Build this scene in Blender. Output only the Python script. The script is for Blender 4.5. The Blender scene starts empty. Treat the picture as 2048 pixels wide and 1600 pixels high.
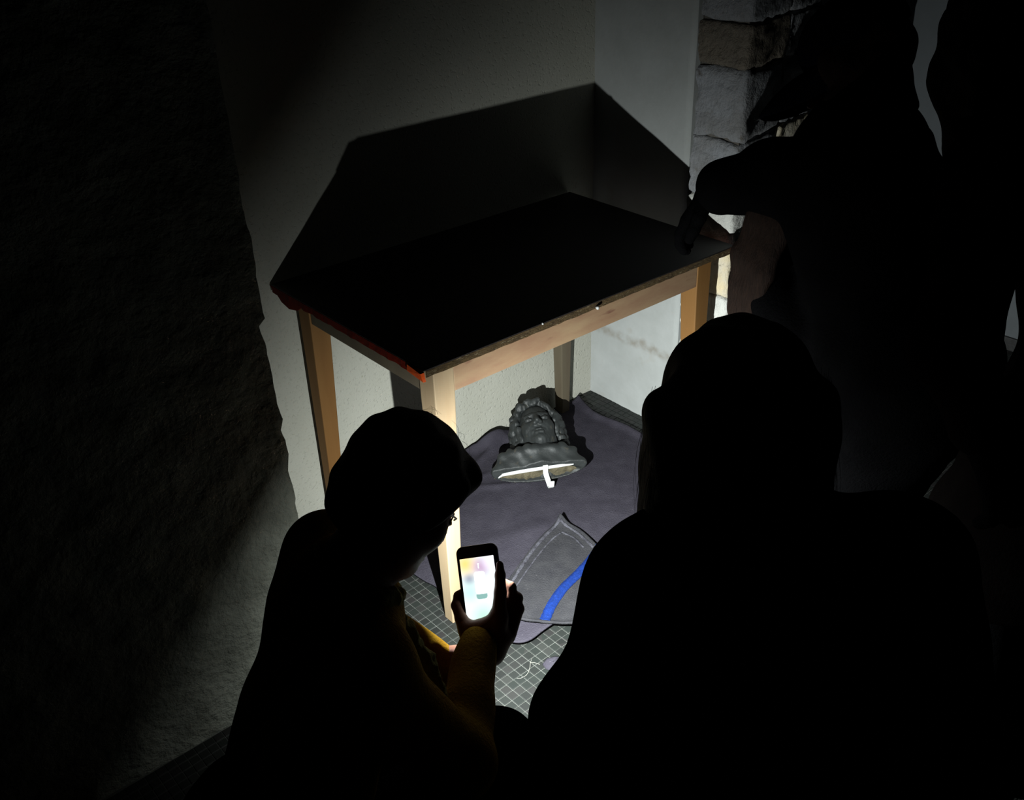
import bpy, math, random
import numpy as np
from mathutils import Vector, Matrix, noise

random.seed(7)
C = bpy.context.scene.collection
SC = bpy.context.scene

# ------------------------------------------------------------------ camera, world, exposure
CAM_LOC = Vector((-2.13173, -2.11885, 1.69429))
YAW, PITCH, ROLL = 0.87664, 0.52255, -0.03421
fw = Vector((math.cos(YAW) * math.cos(PITCH), math.sin(YAW) * math.cos(PITCH), -math.sin(PITCH)))
rt0 = Vector((math.sin(YAW), -math.cos(YAW), 0))
up0 = rt0.cross(fw)
rt = rt0 * math.cos(ROLL) + up0 * math.sin(ROLL)
up = up0 * math.cos(ROLL) - rt0 * math.sin(ROLL)
cd = bpy.data.cameras.new('camera')
cd.sensor_fit = 'HORIZONTAL'
cd.sensor_width = 36
cd.lens = 36 * 1914.3 / 2048
cd.clip_start = 0.05
cam = bpy.data.objects.new('camera', cd)
C.objects.link(cam)
M = Matrix((rt, up, -fw)).transposed().to_4x4()
M.translation = CAM_LOC
cam.matrix_world = M
SC.camera = cam
w = bpy.data.worlds.new('dark_world')
w.use_nodes = True
w.node_tree.nodes['Background'].inputs[0].default_value = (0, 0, 0, 1)
w.node_tree.nodes['Background'].inputs[1].default_value = 0.0
SC.world = w
SC.view_settings.view_transform = 'Standard'
SC.view_settings.look = 'None'
SC.view_settings.gamma = 1
SC.view_settings.use_curve_mapping = False
SC.view_settings.exposure = 0.0

# the phone's torch, the one lamp of the scene
TORCH_LOC = Vector((-1.3100, -1.0080, 0.5985))
TORCH_AZ, TORCH_EL = math.radians(19), math.radians(-42)
TORCH_DIR = Vector((math.cos(TORCH_AZ) * math.cos(TORCH_EL), math.sin(TORCH_AZ) * math.cos(TORCH_EL), math.sin(TORCH_EL)))
TORCH_POWER = 290.0
TORCH_EXP = 3.1
ld = bpy.data.lights.new('phone_torch', 'SPOT')
ld.energy = TORCH_POWER
ld.color = (0.95, 1.0, 0.985)
ld.shadow_soft_size = 0.0025
ld.spot_size = math.pi
ld.spot_blend = 0.15
ld.use_nodes = True
nt = ld.node_tree
em = nt.nodes['Emission']
tcn = nt.nodes.new('ShaderNodeTexCoord')
sep = nt.nodes.new('ShaderNodeSeparateXYZ')
ad = nt.nodes.new('ShaderNodeMath'); ad.operation = 'ADD'; ad.inputs[1].default_value = 0.006
ab = nt.nodes.new('ShaderNodeMath'); ab.operation = 'ABSOLUTE'
pw = nt.nodes.new('ShaderNodeMath'); pw.operation = 'POWER'; pw.inputs[1].default_value = TORCH_EXP
nt.links.new(tcn.outputs['Normal'], sep.inputs[0])
nt.links.new(sep.outputs['Z'], ab.inputs[0])
nt.links.new(ab.outputs[0], pw.inputs[0])
nt.links.new(pw.outputs[0], ad.inputs[0])
nt.links.new(ad.outputs[0], em.inputs['Strength'])
lo = bpy.data.objects.new('phone_torch', ld)
lo.location = TORCH_LOC
lo.rotation_euler = TORCH_DIR.to_track_quat('-Z', 'Y').to_euler()
C.objects.link(lo)


# ------------------------------------------------------------------ materials
def lin(c):
    return tuple(((v / 255 / 12.92) if v / 255 <= 0.04045 else ((v / 255 + 0.055) / 1.055) ** 2.4) for v in c) + (1,)


def N(nt, kind, **kw):
    n = nt.nodes.new(kind)
    for k, v in kw.items():
        if k in n.inputs:
            n.inputs[k].default_value = v
        else:
            setattr(n, k, v)
    return n


def mat(name, c1, c2=None, scale=8.0, detail=6.0, rough=0.8, bump=0.0, bscale=60.0, spec=0.3, c3=None, s3=40.0, t3=(0.62, 0.72),
        stretch=None, metal=0.0, bdist=0.01, pits=None):
    """principled surface: two noise-mixed colours, optional speckle of a third, optional bump and pits"""
    m = bpy.data.materials.new(name)
    m.use_nodes = True
    nt = m.node_tree
    b = nt.nodes['Principled BSDF']
    b.inputs['Roughness'].default_value = rough
    b.inputs['Metallic'].default_value = metal
    b.inputs['Specular IOR Level'].default_value = spec
    tc = N(nt, 'ShaderNodeTexCoord')
    vec = tc.outputs['Object']
    if stretch:
        mp = N(nt, 'ShaderNodeMapping', Scale=stretch)
        nt.links.new(vec, mp.inputs[0]); vec = mp.outputs[0]
    col = None
    if c2 is None:
        b.inputs['Base Color'].default_value = c1
    else:
        n = N(nt, 'ShaderNodeTexNoise', Scale=scale, Detail=detail, Roughness=0.6)
        nt.links.new(vec, n.inputs['Vector'])
        r = N(nt, 'ShaderNodeMapRange')
        r.inputs[1].default_value = 0.32; r.inputs[2].default_value = 0.68
        nt.links.new(n.outputs['Fac'], r.inputs[0])
        mx = N(nt, 'ShaderNodeMix', data_type='RGBA')
        mx.inputs[6].default_value = c1; mx.inputs[7].default_value = c2
        nt.links.new(r.outputs[0], mx.inputs[0])
        col = mx.outputs[2]
        if c3 is not None:
            n3 = N(nt, 'ShaderNodeTexNoise', Scale=s3, Detail=3.0, Roughness=0.6)
            nt.links.new(vec, n3.inputs['Vector'])
            r3 = N(nt, 'ShaderNodeMapRange')
            r3.inputs[1].default_value = t3[0]; r3.inputs[2].default_value = t3[1]
            nt.links.new(n3.outputs['Fac'], r3.inputs[0])
            m3 = N(nt, 'ShaderNodeMix', data_type='RGBA')
            m3.inputs[7].default_value = c3
            nt.links.new(col, m3.inputs[6]); nt.links.new(r3.outputs[0], m3.inputs[0])
            col = m3.outputs[2]
        nt.links.new(col, b.inputs['Base Color'])
    if bump:
        nb = N(nt, 'ShaderNodeTexNoise', Scale=bscale, Detail=5.0, Roughness=0.65)
        nt.links.new(vec, nb.inputs['Vector'])
        h = nb.outputs['Fac']
        if pits:
            pn = N(nt, 'ShaderNodeTexNoise', Scale=pits, Detail=2.0, Roughness=0.5)
            nt.links.new(vec, pn.inputs['Vector'])
            pr = N(nt, 'ShaderNodeMapRange')
            pr.inputs[1].default_value = 0.30; pr.inputs[2].default_value = 0.42
            nt.links.new(pn.outputs['Fac'], pr.inputs[0])
            ad = N(nt, 'ShaderNodeMath', operation='ADD')
            nt.links.new(h, ad.inputs[0]); nt.links.new(pr.outputs[0], ad.inputs[1])
            h = ad.outputs[0]
        bp = N(nt, 'ShaderNodeBump', Strength=bump, Distance=bdist)
        nt.links.new(h, bp.inputs['Height'])
        nt.links.new(bp.outputs[0], b.inputs['Normal'])
    return m


def emit(name, col, s):
    m = bpy.data.materials.new(name)
    m.use_nodes = True
    b = m.node_tree.nodes['Principled BSDF']
    b.inputs['Base Color'].default_value = (0.01, 0.01, 0.01, 1)
    b.inputs['Emission Color'].default_value = col
    b.inputs['Emission Strength'].default_value = s
    return m


MT = {}
MT['plaster'] = mat('rough_plaster', lin((153, 153, 144)), lin((146, 146, 136)), 5, 8, 0.95, 0.5, 130, 0.1, c3=lin((124, 124, 110)), s3=120, t3=(0.62, 0.75), bdist=0.003, pits=95)
MT['smooth_plaster'] = mat('smooth_plaster', lin((148, 151, 150)), lin((138, 141, 139)), 9, 9, 0.9, 0.3, 60, 0.15, c3=lin((128, 121, 108)), s3=7, t3=(0.62, 0.85), bdist=0.003)
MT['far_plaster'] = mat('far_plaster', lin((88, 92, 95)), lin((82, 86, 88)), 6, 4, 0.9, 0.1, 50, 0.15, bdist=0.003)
MT['stone'] = mat('hewn_stone', lin((142, 145, 150)), lin((118, 118, 118)), 9, 9, 0.95, 0.9, 60, 0.15, c3=lin((84, 78, 68)), s3=20, t3=(0.62, 0.75), bdist=0.010)
MT['stone_brown'] = mat('brown_stone', lin((116, 108, 96)), lin((98, 92, 84)), 9, 9, 0.95, 1.0, 50, 0.15, c3=lin((60, 54, 46)), s3=22, t3=(0.6, 0.74), bdist=0.014)
MT['stone_tan'] = mat('tan_stone', lin((196, 182, 150)), lin((186, 184, 176)), 12, 8, 0.95, 0.7, 60, 0.15, c3=lin((110, 98, 76)), s3=24, t3=(0.64, 0.75), bdist=0.01)
MT['stone_white'] = mat('whitened_stone', lin((192, 193, 188)), lin((174, 174, 168)), 12, 8, 0.95, 0.8, 60, 0.15, c3=lin((104, 98, 86)), s3=22, t3=(0.64, 0.74), bdist=0.01)
MT['mortar'] = mat('dark_mortar', lin((104, 102, 98)), lin((84, 80, 74)), 14, 6, 1, 0.8, 60, 0.1)
MT['pier'] = mat('rough_render', lin((128, 131, 121)), lin((106, 108, 99)), 12, 9, 0.95, 1.0, 38, 0.1, bdist=0.012)
MT['grout'] = mat('grey_grout', lin((86, 88, 84)), lin((72, 74, 70)), 20, 5, 0.95, 0.3, 160, 0.1, bdist=0.002)
MT['felt'] = mat('grey_felt', lin((44, 42, 49)), lin((52, 50, 57)), 22, 9, 1.0, 0.9, 260, 0.05, c3=lin((86, 83, 88)), s3=190, t3=(0.68, 0.8), bdist=0.004)
MT['felt2'] = mat('grey_felt_flap', lin((38, 38, 41)), lin((46, 46, 48)), 26, 9, 1.0, 0.9, 240, 0.05, c3=lin((78, 77, 76)), s3=170, t3=(0.66, 0.78), bdist=0.004)
MT['hem'] = mat('frayed_hem', lin((72, 72, 78)), lin((42, 41, 46)), 70, 6, 1.0, 1.0, 200, 0.05, bdist=0.004)
MT['blue'] = mat('blue_stripe', lin((16, 38, 94)), lin((13, 30, 74)), 120, 4, 1.0, 0.8, 300, 0.05, c3=lin((40, 58, 112)), s3=190, t3=(0.66, 0.78), bdist=0.003)
MT['wood'] = mat('table_wood', lin((128, 113, 90)), lin((122, 104, 80)), 4, 6, 0.65, 0.12, 60, 0.2, c3=lin((92, 68, 42)), s3=6, t3=(0.66, 0.8), stretch=(5, 5, 0.5), bdist=0.002)  # paler tone: torch glare on the front leg put into the colour
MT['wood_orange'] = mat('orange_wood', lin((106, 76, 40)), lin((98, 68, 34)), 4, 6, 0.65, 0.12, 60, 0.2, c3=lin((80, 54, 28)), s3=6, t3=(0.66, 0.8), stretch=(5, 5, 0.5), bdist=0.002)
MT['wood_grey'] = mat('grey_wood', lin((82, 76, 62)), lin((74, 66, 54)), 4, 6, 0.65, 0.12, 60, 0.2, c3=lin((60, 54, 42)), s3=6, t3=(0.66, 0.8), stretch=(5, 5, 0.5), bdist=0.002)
MT['wood_apron'] = mat('apron_wood', lin((124, 104, 80)), lin((112, 87, 68)), 5, 6, 0.65, 0.12, 60, 0.2, c3=lin((88, 58, 48)), s3=6, t3=(0.62, 0.76), stretch=(1.5, 1.5, 6), bdist=0.002)
MT['wood_edge'] = mat('worn_edge', lin((84, 68, 42)), lin((54, 42, 27)), 30, 8, 0.8, 0.9, 90, 0.2, c3=lin((120, 108, 82)), s3=60, t3=(0.6, 0.7), stretch=(1, 1, 4))
MT['top_lino'] = mat('dark_table_top', lin((38, 34, 34)), lin((28, 26, 26)), 8, 4, 0.5, 0.1, 80, 0.3)
MT['orange'] = mat('orange_edge_band', lin((224, 88, 6)), lin((196, 66, 8)), 12, 5, 0.6, 0.3, 60, 0.3)
MT['band_red'] = mat('dark_red_band', lin((104, 24, 8)), lin((74, 16, 6)), 12, 5, 0.7, 0.3, 60, 0.1)  # the orange band again, its shade under grazing light put into the colour
MT['white'] = mat('white_paint', lin((166, 168, 167)), lin((158, 160, 158)), 20, 3, 0.5, 0.05, 80, 0.4)
MT['bronze'] = mat('dark_bronze', lin((34, 37, 37)), lin((25, 27, 27)), 18, 6, 0.55, 0.3, 130, 0.3, c3=lin((50, 48, 42)), s3=40, t3=(0.62, 0.75), bdist=0.003)
MT['plug'] = mat('plaster_core', lin((84, 78, 62)), lin((62, 58, 46)), 26, 8, 0.95, 0.9, 70, 0.1, c3=lin((128, 122, 106)), s3=40, t3=(0.62, 0.72))
MT['black'] = mat('black_plastic', lin((22, 22, 24)), None, rough=0.35, spec=0.5)
MT['glass'] = mat('black_glass', lin((8, 8, 10)), None, rough=0.12, spec=0.5)
MT['skin'] = mat('skin', lin((150, 106, 88)), lin((138, 92, 76)), 14, 4, 0.55, 0.1, 120, 0.35)
MT['hair'] = mat('dark_hair', lin((22, 17, 15)), lin((15, 12, 11)), 30, 5, 0.7, 0.5, 60, 0.1, stretch=(6, 6, 1))
MT['hair_brown'] = mat('brown_hair', lin((42, 30, 24)), lin((28, 20, 16)), 30, 5, 0.7, 0.5, 60, 0.12, stretch=(6, 6, 1))
MT['mustard'] = mat('mustard_fleece', lin((178, 138, 40)), lin((152, 110, 30)), 18, 6, 1.0, 0.8, 160, 0.05)
MT['fleece'] = mat('pale_fleece', lin((176, 168, 104)), lin((146, 138, 82)), 40, 7, 1.0, 1.0, 120, 0.05)
MT['navy'] = mat('navy_coat', lin((16, 17, 23)), lin((12, 13, 18)), 18, 5, 1.0, 0.5, 160, 0.0)
MT['blackcloth'] = mat('black_cloth', lin((12, 12, 13)), lin((9, 9, 10)), 18, 5, 1.0, 0.5, 160, 0.0)
MT['brown'] = mat('brown_jacket', lin((13, 11, 10)), lin((10, 8, 8)), 18, 5, 1.0, 0.5, 160, 0.0)
MT['denim'] = mat('dark_denim', lin((22, 26, 36)), lin((17, 20, 29)), 60, 4, 1.0, 0.4, 260, 0.0)
MT['shoe'] = mat('dark_shoe', lin((12, 11, 11)), lin((9, 9, 9)), 12, 4, 0.8, 0.2, 90, 0.1)
MT['silver'] = mat('silver_metal', lin((190, 190, 190)), None, rough=0.3, metal=1.0)
MT['lash'] = mat('dark_eye', lin((18, 14, 12)), None, rough=0.3)
MT['skirting'] = mat('dark_skirting', lin((44, 44, 44)), lin((34, 34, 34)), 10, 4, 0.6, 0.2, 60, 0.3)
MT['thread'] = mat('pale_thread', lin((96, 95, 90)), None, rough=1.0)


# old joint showing through the right wall's plaster: a broken brown band
_nt = MT['smooth_plaster'].node_tree; _b = _nt.nodes['Principled BSDF']
_src = _b.inputs['Base Color'].links[0].from_socket
_g = N(_nt, 'ShaderNodeNewGeometry'); _s = N(_nt, 'ShaderNodeSeparateXYZ'); _nt.links.new(_g.outputs['Position'], _s.inputs[0])
_n = N(_nt, 'ShaderNodeTexNoise', Scale=16.0, Detail=5.0); _nt.links.new(_g.outputs['Position'], _n.inputs['Vector'])
_m1 = N(_nt, 'ShaderNodeMath', operation='MULTIPLY_ADD'); _m1.inputs[1].default_value = 0.05; _nt.links.new(_n.outputs['Fac'], _m1.inputs[0]); _nt.links.new(_s.outputs['Z'], _m1.inputs[2])
_m2 = N(_nt, 'ShaderNodeMath', operation='SUBTRACT'); _m2.inputs[1].default_value = 0.290; _nt.links.new(_m1.outputs[0], _m2.inputs[0])
_m3 = N(_nt, 'ShaderNodeMath', operation='ABSOLUTE'); _nt.links.new(_m2.outputs[0], _m3.inputs[0])
_r = N(_nt, 'ShaderNodeMapRange', interpolation_type='SMOOTHSTEP'); _r.inputs[1].default_value = 0.004; _r.inputs[2].default_value = 0.026; _r.inputs[3].default_value = 0.6; _r.inputs[4].default_value = 0.0
_nt.links.new(_m3.outputs[0], _r.inputs[0])
_r2 = N(_nt, 'ShaderNodeMapRange'); _r2.inputs[1].default_value = 0.30; _r2.inputs[2].default_value = 0.62
_n2 = N(_nt, 'ShaderNodeTexNoise', Scale=28.0, Detail=7.0); _nt.links.new(_g.outputs['Position'], _n2.inputs['Vector']); _nt.links.new(_n2.outputs['Fac'], _r2.inputs[0])
_m4 = N(_nt, 'ShaderNodeMath', operation='MULTIPLY'); _nt.links.new(_r.outputs[0], _m4.inputs[0]); _nt.links.new(_r2.outputs[0], _m4.inputs[1])
_x = N(_nt, 'ShaderNodeMix', data_type='RGBA'); _x.inputs[7].default_value = lin((104, 96, 82))
_nt.links.new(_m4.outputs[0], _x.inputs[0]); _nt.links.new(_src, _x.inputs[6]); _nt.links.new(_x.outputs[2], _b.inputs['Base Color'])


# ------------------------------------------------------------------ object helpers
def link(name, me, material=None, parent=None):
    o = bpy.data.objects.new(name, me)
    C.objects.link(o)
    if material is not None:
        me.materials.append(material if not isinstance(material, str) else MT[material])
    if parent is not None:
        o.parent = parent
    return o


def tag(o, label=None, cat=None, group=None, kind=None):
    if label: o['label'] = label
    if cat: o['category'] = cat
    if group: o['group'] = group
    if kind: o['kind'] = kind
    return o


def empty(name, loc=(0, 0, 0)):
    o = bpy.data.objects.new(name, None)
    o.empty_display_size = 0.05
    C.objects.link(o)
    o.location = loc
    return o


def mesh_np(name, V, Q, smooth=True):
    me = bpy.data.meshes.new(name)
    V = np.ascontiguousarray(V, dtype=np.float32)
    Q = np.ascontiguousarray(Q, dtype=np.int32)
    n = Q.shape[1]
    me.vertices.add(len(V)); me.vertices.foreach_set('co', V.ravel())
    me.loops.add(Q.size); me.loops.foreach_set('vertex_index', Q.ravel())
    me.polygons.add(len(Q))
    me.polygons.foreach_set('loop_start', np.arange(0, Q.size, n, dtype=np.int32))
    me.polygons.foreach_set('loop_total', np.full(len(Q), n, dtype=np.int32))
    me.polygons.foreach_set('use_smooth', np.full(len(Q), smooth))
    me.update(calc_edges=True)
    me.validate()
    return me


def mesh_py(name, V, F, smooth=False):
    me = bpy.data.meshes.new(name)
    me.from_pydata([tuple(v) for v in V], [], F)
    if smooth:
        me.polygons.foreach_set('use_smooth', [True] * len(me.polygons))
    me.update()
    return me


class MB:
    """gathers boxes, tubes and grids into one mesh"""
    def __init__(self): self.V = []; self.F = []

    def add(self, V, F):
        o = len(self.V)
        self.V += [tuple(v) for v in V]
        self.F += [tuple(i + o for i in f) for f in F]
        return self

    def box(self, lo, hi, ch=0.0):
        (x0, y0, z0), (x1, y1, z1) = lo, hi
        return self.hexa([(x0, y0, z0), (x1, y0, z0), (x1, y1, z0), (x0, y1, z0), (x0, y0, z1), (x1, y0, z1), (x1, y1, z1), (x0, y1, z1)])

    def hexa(self, V):
        return self.add(V, [(0, 3, 2, 1), (4, 5, 6, 7), (0, 1, 5, 4), (1, 2, 6, 5), (2, 3, 7, 6), (3, 0, 4, 7)])

    def prism(self, poly, z0, z1):
        n = len(poly)
        V = [(p[0], p[1], z0) for p in poly] + [(p[0], p[1], z1) for p in poly]
        F = [tuple(range(n - 1, -1, -1)), tuple(range(n, 2 * n))] + [(i, (i + 1) % n, n + (i + 1) % n, n + i) for i in range(n)]
        return self.add(V, F)

    def tube(self, pts, r, n=8, caps=True):
        pts = [Vector(p) for p in pts]
        rs = r if isinstance(r, (list, tuple)) else [r] * len(pts)
        V = []; prev = None
        for i, p in enumerate(pts):
            t = (pts[min(i + 1, len(pts) - 1)] - pts[max(i - 1, 0)]).normalized()
            a = prev if prev is not None else (Vector((0, 0, 1)) if abs(t.z) < 0.9 else Vector((1, 0, 0)))
            a = (a - t * a.dot(t)).normalized(); prev = a
            b = t.cross(a)
            V += [p + (a * math.cos(2 * math.pi * k / n) + b * math.sin(2 * math.pi * k / n)) * rs[i] for k in range(n)]
        F = []
        for i in range(len(pts) - 1):
            for k in range(n):
                F.append((i * n + k, i * n + (k + 1) % n, (i + 1) * n + (k + 1) % n, (i + 1) * n + k))
        if caps:
            F.append(tuple(range(n - 1, -1, -1))); F.append(tuple(range((len(pts) - 1) * n, len(pts) * n)))
        return self.add(V, F)

    def strip(self, pts, wdir, w, t):
        """flat bar of width w (along wdir) and thickness t following pts"""
        pts = [Vector(p) for p in pts]; V = []
        for i, p in enumerate(pts):
            d = (pts[min(i + 1, len(pts) - 1)] - pts[max(i - 1, 0)]).normalized()
            wd = Vector(wdir[i]) if isinstance(wdir, list) else Vector(wdir)
            wd = (wd - d * wd.dot(d)).normalized()
            nn = d.cross(wd)
            V += [p + wd * w / 2 + nn * t / 2, p - wd * w / 2 + nn * t / 2, p - wd * w / 2 - nn * t / 2, p + wd * w / 2 - nn * t / 2]
        F = [(3, 2, 1, 0)]
        for i in range(len(pts) - 1):
            for k in range(4):
                F.append((i * 4 + k, i * 4 + (k + 1) % 4, i * 4 + 4 + (k + 1) % 4, i * 4 + 4 + k))
        n = (len(pts) - 1) * 4
        F.append((n, n + 1, n + 2, n + 3))
        return self.add(V, F)

    def build(self, name, material, parent=None, smooth=False, bevel=0.0, seg=2):
        o = link(name, mesh_py(name, self.V, self.F, smooth), material, parent)
        if bevel:
            m = o.modifiers.new('bevel', 'BEVEL'); m.width = bevel; m.segments = seg; m.limit_method = 'ANGLE'
        return o


def rounded_rect(w, h, r, n=6):
    P = []
    for cx, cy, a0 in ((w / 2 - r, h / 2 - r, 0), (-w / 2 + r, h / 2 - r, 90), (-w / 2 + r, -h / 2 + r, 180), (w / 2 - r, -h / 2 + r, 270)):
        for k in range(n + 1):
            a = math.radians(a0 + 90 * k / n)
            P.append((cx + r * math.cos(a), cy + r * math.sin(a)))
    return P


# ------------------------------------------------------------------ smooth-blended solids (signed distance + surface nets)
class SDF:
    def __init__(self, lo, hi, res):
        self.lo = np.array(lo, float); self.res = res
        self.n = np.ceil((np.array(hi) - self.lo) / res).astype(int) + 1
        self.F = np.full(self.n, 0.5, np.float32)
        self.ax = [(self.lo[i] + res * np.arange(self.n[i])).astype(np.float32) for i in range(3)]

    def _win(self, lo, hi, m):
        s = []
        for i in range(3):
            a = int(max(0, math.floor((lo[i] - m - self.lo[i]) / self.res)))
            b = int(min(self.n[i], math.ceil((hi[i] + m - self.lo[i]) / self.res) + 1))
            if b <= a: return None
            s.append(slice(a, b))
        return tuple(s)

    def _put(self, s, d, k, sub):
        A = self.F[s]
        if sub:
            B = -d
            if k > 0:
                h = np.maximum(k - np.abs(A - B), 0) / k
                self.F[s] = np.maximum(A, B) + h * h * k / 4
            else:
                self.F[s] = np.maximum(A, B)
        else:
            if k > 0:
                h = np.maximum(k - np.abs(A - d), 0) / k
                self.F[s] = np.minimum(A, d) - h * h * k / 4
            else:
                self.F[s] = np.minimum(A, d)

    def _grid(self, s):
        return np.meshgrid(self.ax[0][s[0]], self.ax[1][s[1]], self.ax[2][s[2]], indexing='ij', sparse=True)

    def cap(self, a, b, ra, rb=None, k=0.02, sub=False):
        rb = ra if rb is None else rb
        a = np.array(a, float); b = np.array(b, float); r = max(ra, rb)
        s = self._win(np.minimum(a, b) - r, np.maximum(a, b) + r, k + 0.02)
        if s is None: return self
        X, Y, Z = self._grid(s)
        ab = b - a; L = max(float(ab @ ab), 1e-12)
        t = np.clip(((X - a[0]) * ab[0] + (Y - a[1]) * ab[1] + (Z - a[2]) * ab[2]) / L, 0, 1)
        d = np.sqrt((X - a[0] - t * ab[0]) ** 2 + (Y - a[1] - t * ab[1]) ** 2 + (Z - a[2] - t * ab[2]) ** 2) - (ra + (rb - ra) * t)
        self._put(s, d.astype(np.float32), k, sub)
        return self

    def ell(self, c, r, R=None, k=0.02, sub=False):
        c = np.array(c, float); r = np.array(r, float); R = np.eye(3) if R is None else np.array(R, float)
        e = np.sqrt(((R * r[:, None]) ** 2).sum(0))
        s = self._win(c - e, c + e, k + 0.02)
        if s is None: return self
        X, Y, Z = self._grid(s)
        q = [((X - c[0]) * R[i, 0] + (Y - c[1]) * R[i, 1] + (Z - c[2]) * R[i, 2]) for i in range(3)]
        k0 = np.sqrt(sum((q[i] / r[i]) ** 2 for i in range(3)))
        k1 = np.sqrt(sum((q[i] / r[i] ** 2) ** 2 for i in range(3))) + 1e-9
        d = k0 * (k0 - 1) / k1
        self._put(s, d.astype(np.float32), k, sub)
        return self

    def chain(self, pts, rs, k=0.02):
        for i in range(len(pts) - 1):
            self.cap(pts[i], pts[i + 1], rs[i], rs[i + 1], k)
        return self

    def cut(self, p, n):
        """keep only the side the normal points away from"""
        X, Y, Z = self._grid((slice(None),) * 3)
        d = (X - p[0]) * n[0] + (Y - p[1]) * n[1] + (Z - p[2]) * n[2]
        self.F = np.maximum(self.F, d.astype(np.float32))
        return self

    def rough(self, amp, freq, seed=0):
        X, Y, Z = np.meshgrid(*self.ax, indexing='ij', sparse=True)
        rs = np.random.RandomState(seed); f = 0
        for i in range(7):
            kx, ky, kz = rs.normal(size=3) * freq; ph = rs.rand() * 6.28
            f = f + np.sin(kx * X + ky * Y + kz * Z + ph)
        self.F += (amp / 2.6 * f).astype(np.float32)
        return self

    def extract(self):
        F = self.F.copy()
        for i in range(3):                                            # closed at the border
            sl = [slice(None)] * 3
            for e in (0, -1):
                sl[i] = e; F[tuple(sl)] = np.maximum(F[tuple(sl)], 1e-4)
        n = F.shape
        S = F < 0
        c = np.zeros((n[0] - 1, n[1] - 1, n[2] - 1), np.int8)
        for dx in (0, 1):
            for dy in (0, 1):
                for dz in (0, 1):
                    c += S[dx:n[0] - 1 + dx, dy:n[1] - 1 + dy, dz:n[2] - 1 + dz]
        act = (c > 0) & (c < 8)
        I = np.argwhere(act)
        idx = np.full(act.shape, -1, np.int64); idx[act] = np.arange(len(I))
        P = np.zeros((len(I), 3)); W = np.zeros(len(I))
        for axis in range(3):
            o1, o2 = [a for a in range(3) if a != axis]
            for u in (0, 1):
                for v in (0, 1):
                    A = I.copy(); A[:, o1] += u; A[:, o2] += v
                    B = A.copy(); B[:, axis] += 1
                    fa = F[A[:, 0], A[:, 1], A[:, 2]]; fb = F[B[:, 0], B[:, 1], B[:, 2]]
                    m = (fa < 0) != (fb < 0)
                    t = fa[m] / (fa[m] - fb[m])
                    Q = A[m].astype(float); Q[:, axis] += t
                    P[m] += Q; W[m] += 1
        V = self.lo + self.res * P / W[:, None]
        quads = []
        for axis in range(3):
            o1, o2 = [(1, 2), (2, 0), (0, 1)][axis]
            sa = [slice(0, n[i]) for i in range(3)]; sb = list(sa)
            sa[axis] = slice(0, n[axis] - 1); sb[axis] = slice(1, n[axis])
            a = S[tuple(sa)]; b = S[tuple(sb)]
            E = np.argwhere(a != b)
            E = E[(E[:, o1] > 0) & (E[:, o2] > 0) & (E[:, o1] < n[o1] - 1) & (E[:, o2] < n[o2] - 1)]
            if not len(E): continue
            ins = a[E[:, 0], E[:, 1], E[:, 2]]
            def cell(d1, d2):
                K = E.copy(); K[:, o1] += d1; K[:, o2] += d2
                return idx[K[:, 0], K[:, 1], K[:, 2]]
            q = np.stack([cell(-1, -1), cell(0, -1), cell(0, 0), cell(-1, 0)], 1)
            q[~ins] = q[~ins][:, ::-1]
            quads.append(q)
        Q = np.concatenate(quads)
        Q = Q[(Q >= 0).all(1)]
        return V, Q

    def build(self, name, material, parent=None, extra=None):
        V, Q = self.extract()
        if extra:
            for v2, q2 in extra:
                Q = np.concatenate([Q, q2 + len(V)]); V = np.concatenate([V, v2])
        return link(name, mesh_np(name, V, Q), material, parent)


def frame(fwd, upv):
    """rows: right, forward, up (local axes in world coordinates)"""
    f = np.array(fwd, float); f /= np.linalg.norm(f)
    u = np.array(upv, float); u -= f * (u @ f); u /= np.linalg.norm(u)
    return np.stack([np.cross(f, u), f, u])


# ------------------------------------------------------------------ the setting
def noisy(p, f, a, o=0):
    return noise.noise(Vector((p[0] * f + o, p[1] * f, p[2] * f))) * a


def wall_panel(name, origin, du, dv, nu, nv, nrm, amp, material, parent=None, freq=9, edge=None, thick=0.1, kind='structure'):
    """a slab whose face follows coarse noise; edge(v) shifts the far u-edge"""
    o, du, dv, nrm = Vector(origin), Vector(du), Vector(dv), Vector(nrm)
    V = []; F = []
    for j in range(nv + 1):
        for i in range(nu + 1):
            u, v = i / nu, j / nv
            p = o + du * u + dv * v
            if edge: p = p + du.normalized() * edge(p.z) * u ** 6
            a = amp * (noise.noise(p * freq) + 0.5 * noise.noise(p * freq * 2.7) + 0.25 * noise.noise(p * freq * 6.1))
            V.append(p + nrm * a)
    for j in range(nv):
        for i in range(nu):
            k = j * (nu + 1) + i
            F.append((k, k + 1, k + nu + 2, k + nu + 1))
    n0 = len(V)
    ring = [i for i in range(nu + 1)] + [j * (nu + 1) + nu for j in range(1, nv + 1)] + [nv * (nu + 1) + i for i in range(nu - 1, -1, -1)] + [j * (nu + 1) for j in range(nv - 1, 0, -1)]
    for k in ring: V.append(V[k] - nrm * thick)
    m = len(ring)
    for i in range(m):
        F.append((ring[i], n0 + i, n0 + (i + 1) % m, ring[(i + 1) % m]))
    F.append(tuple(range(n0, n0 + m)))
    ob = link(name, mesh_py(name, V, F, False), material, parent)
    ob.data.polygons.foreach_set('use_smooth', [k < nu * nv for k in range(len(F))])
    if kind: ob['kind'] = kind
    return ob


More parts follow.
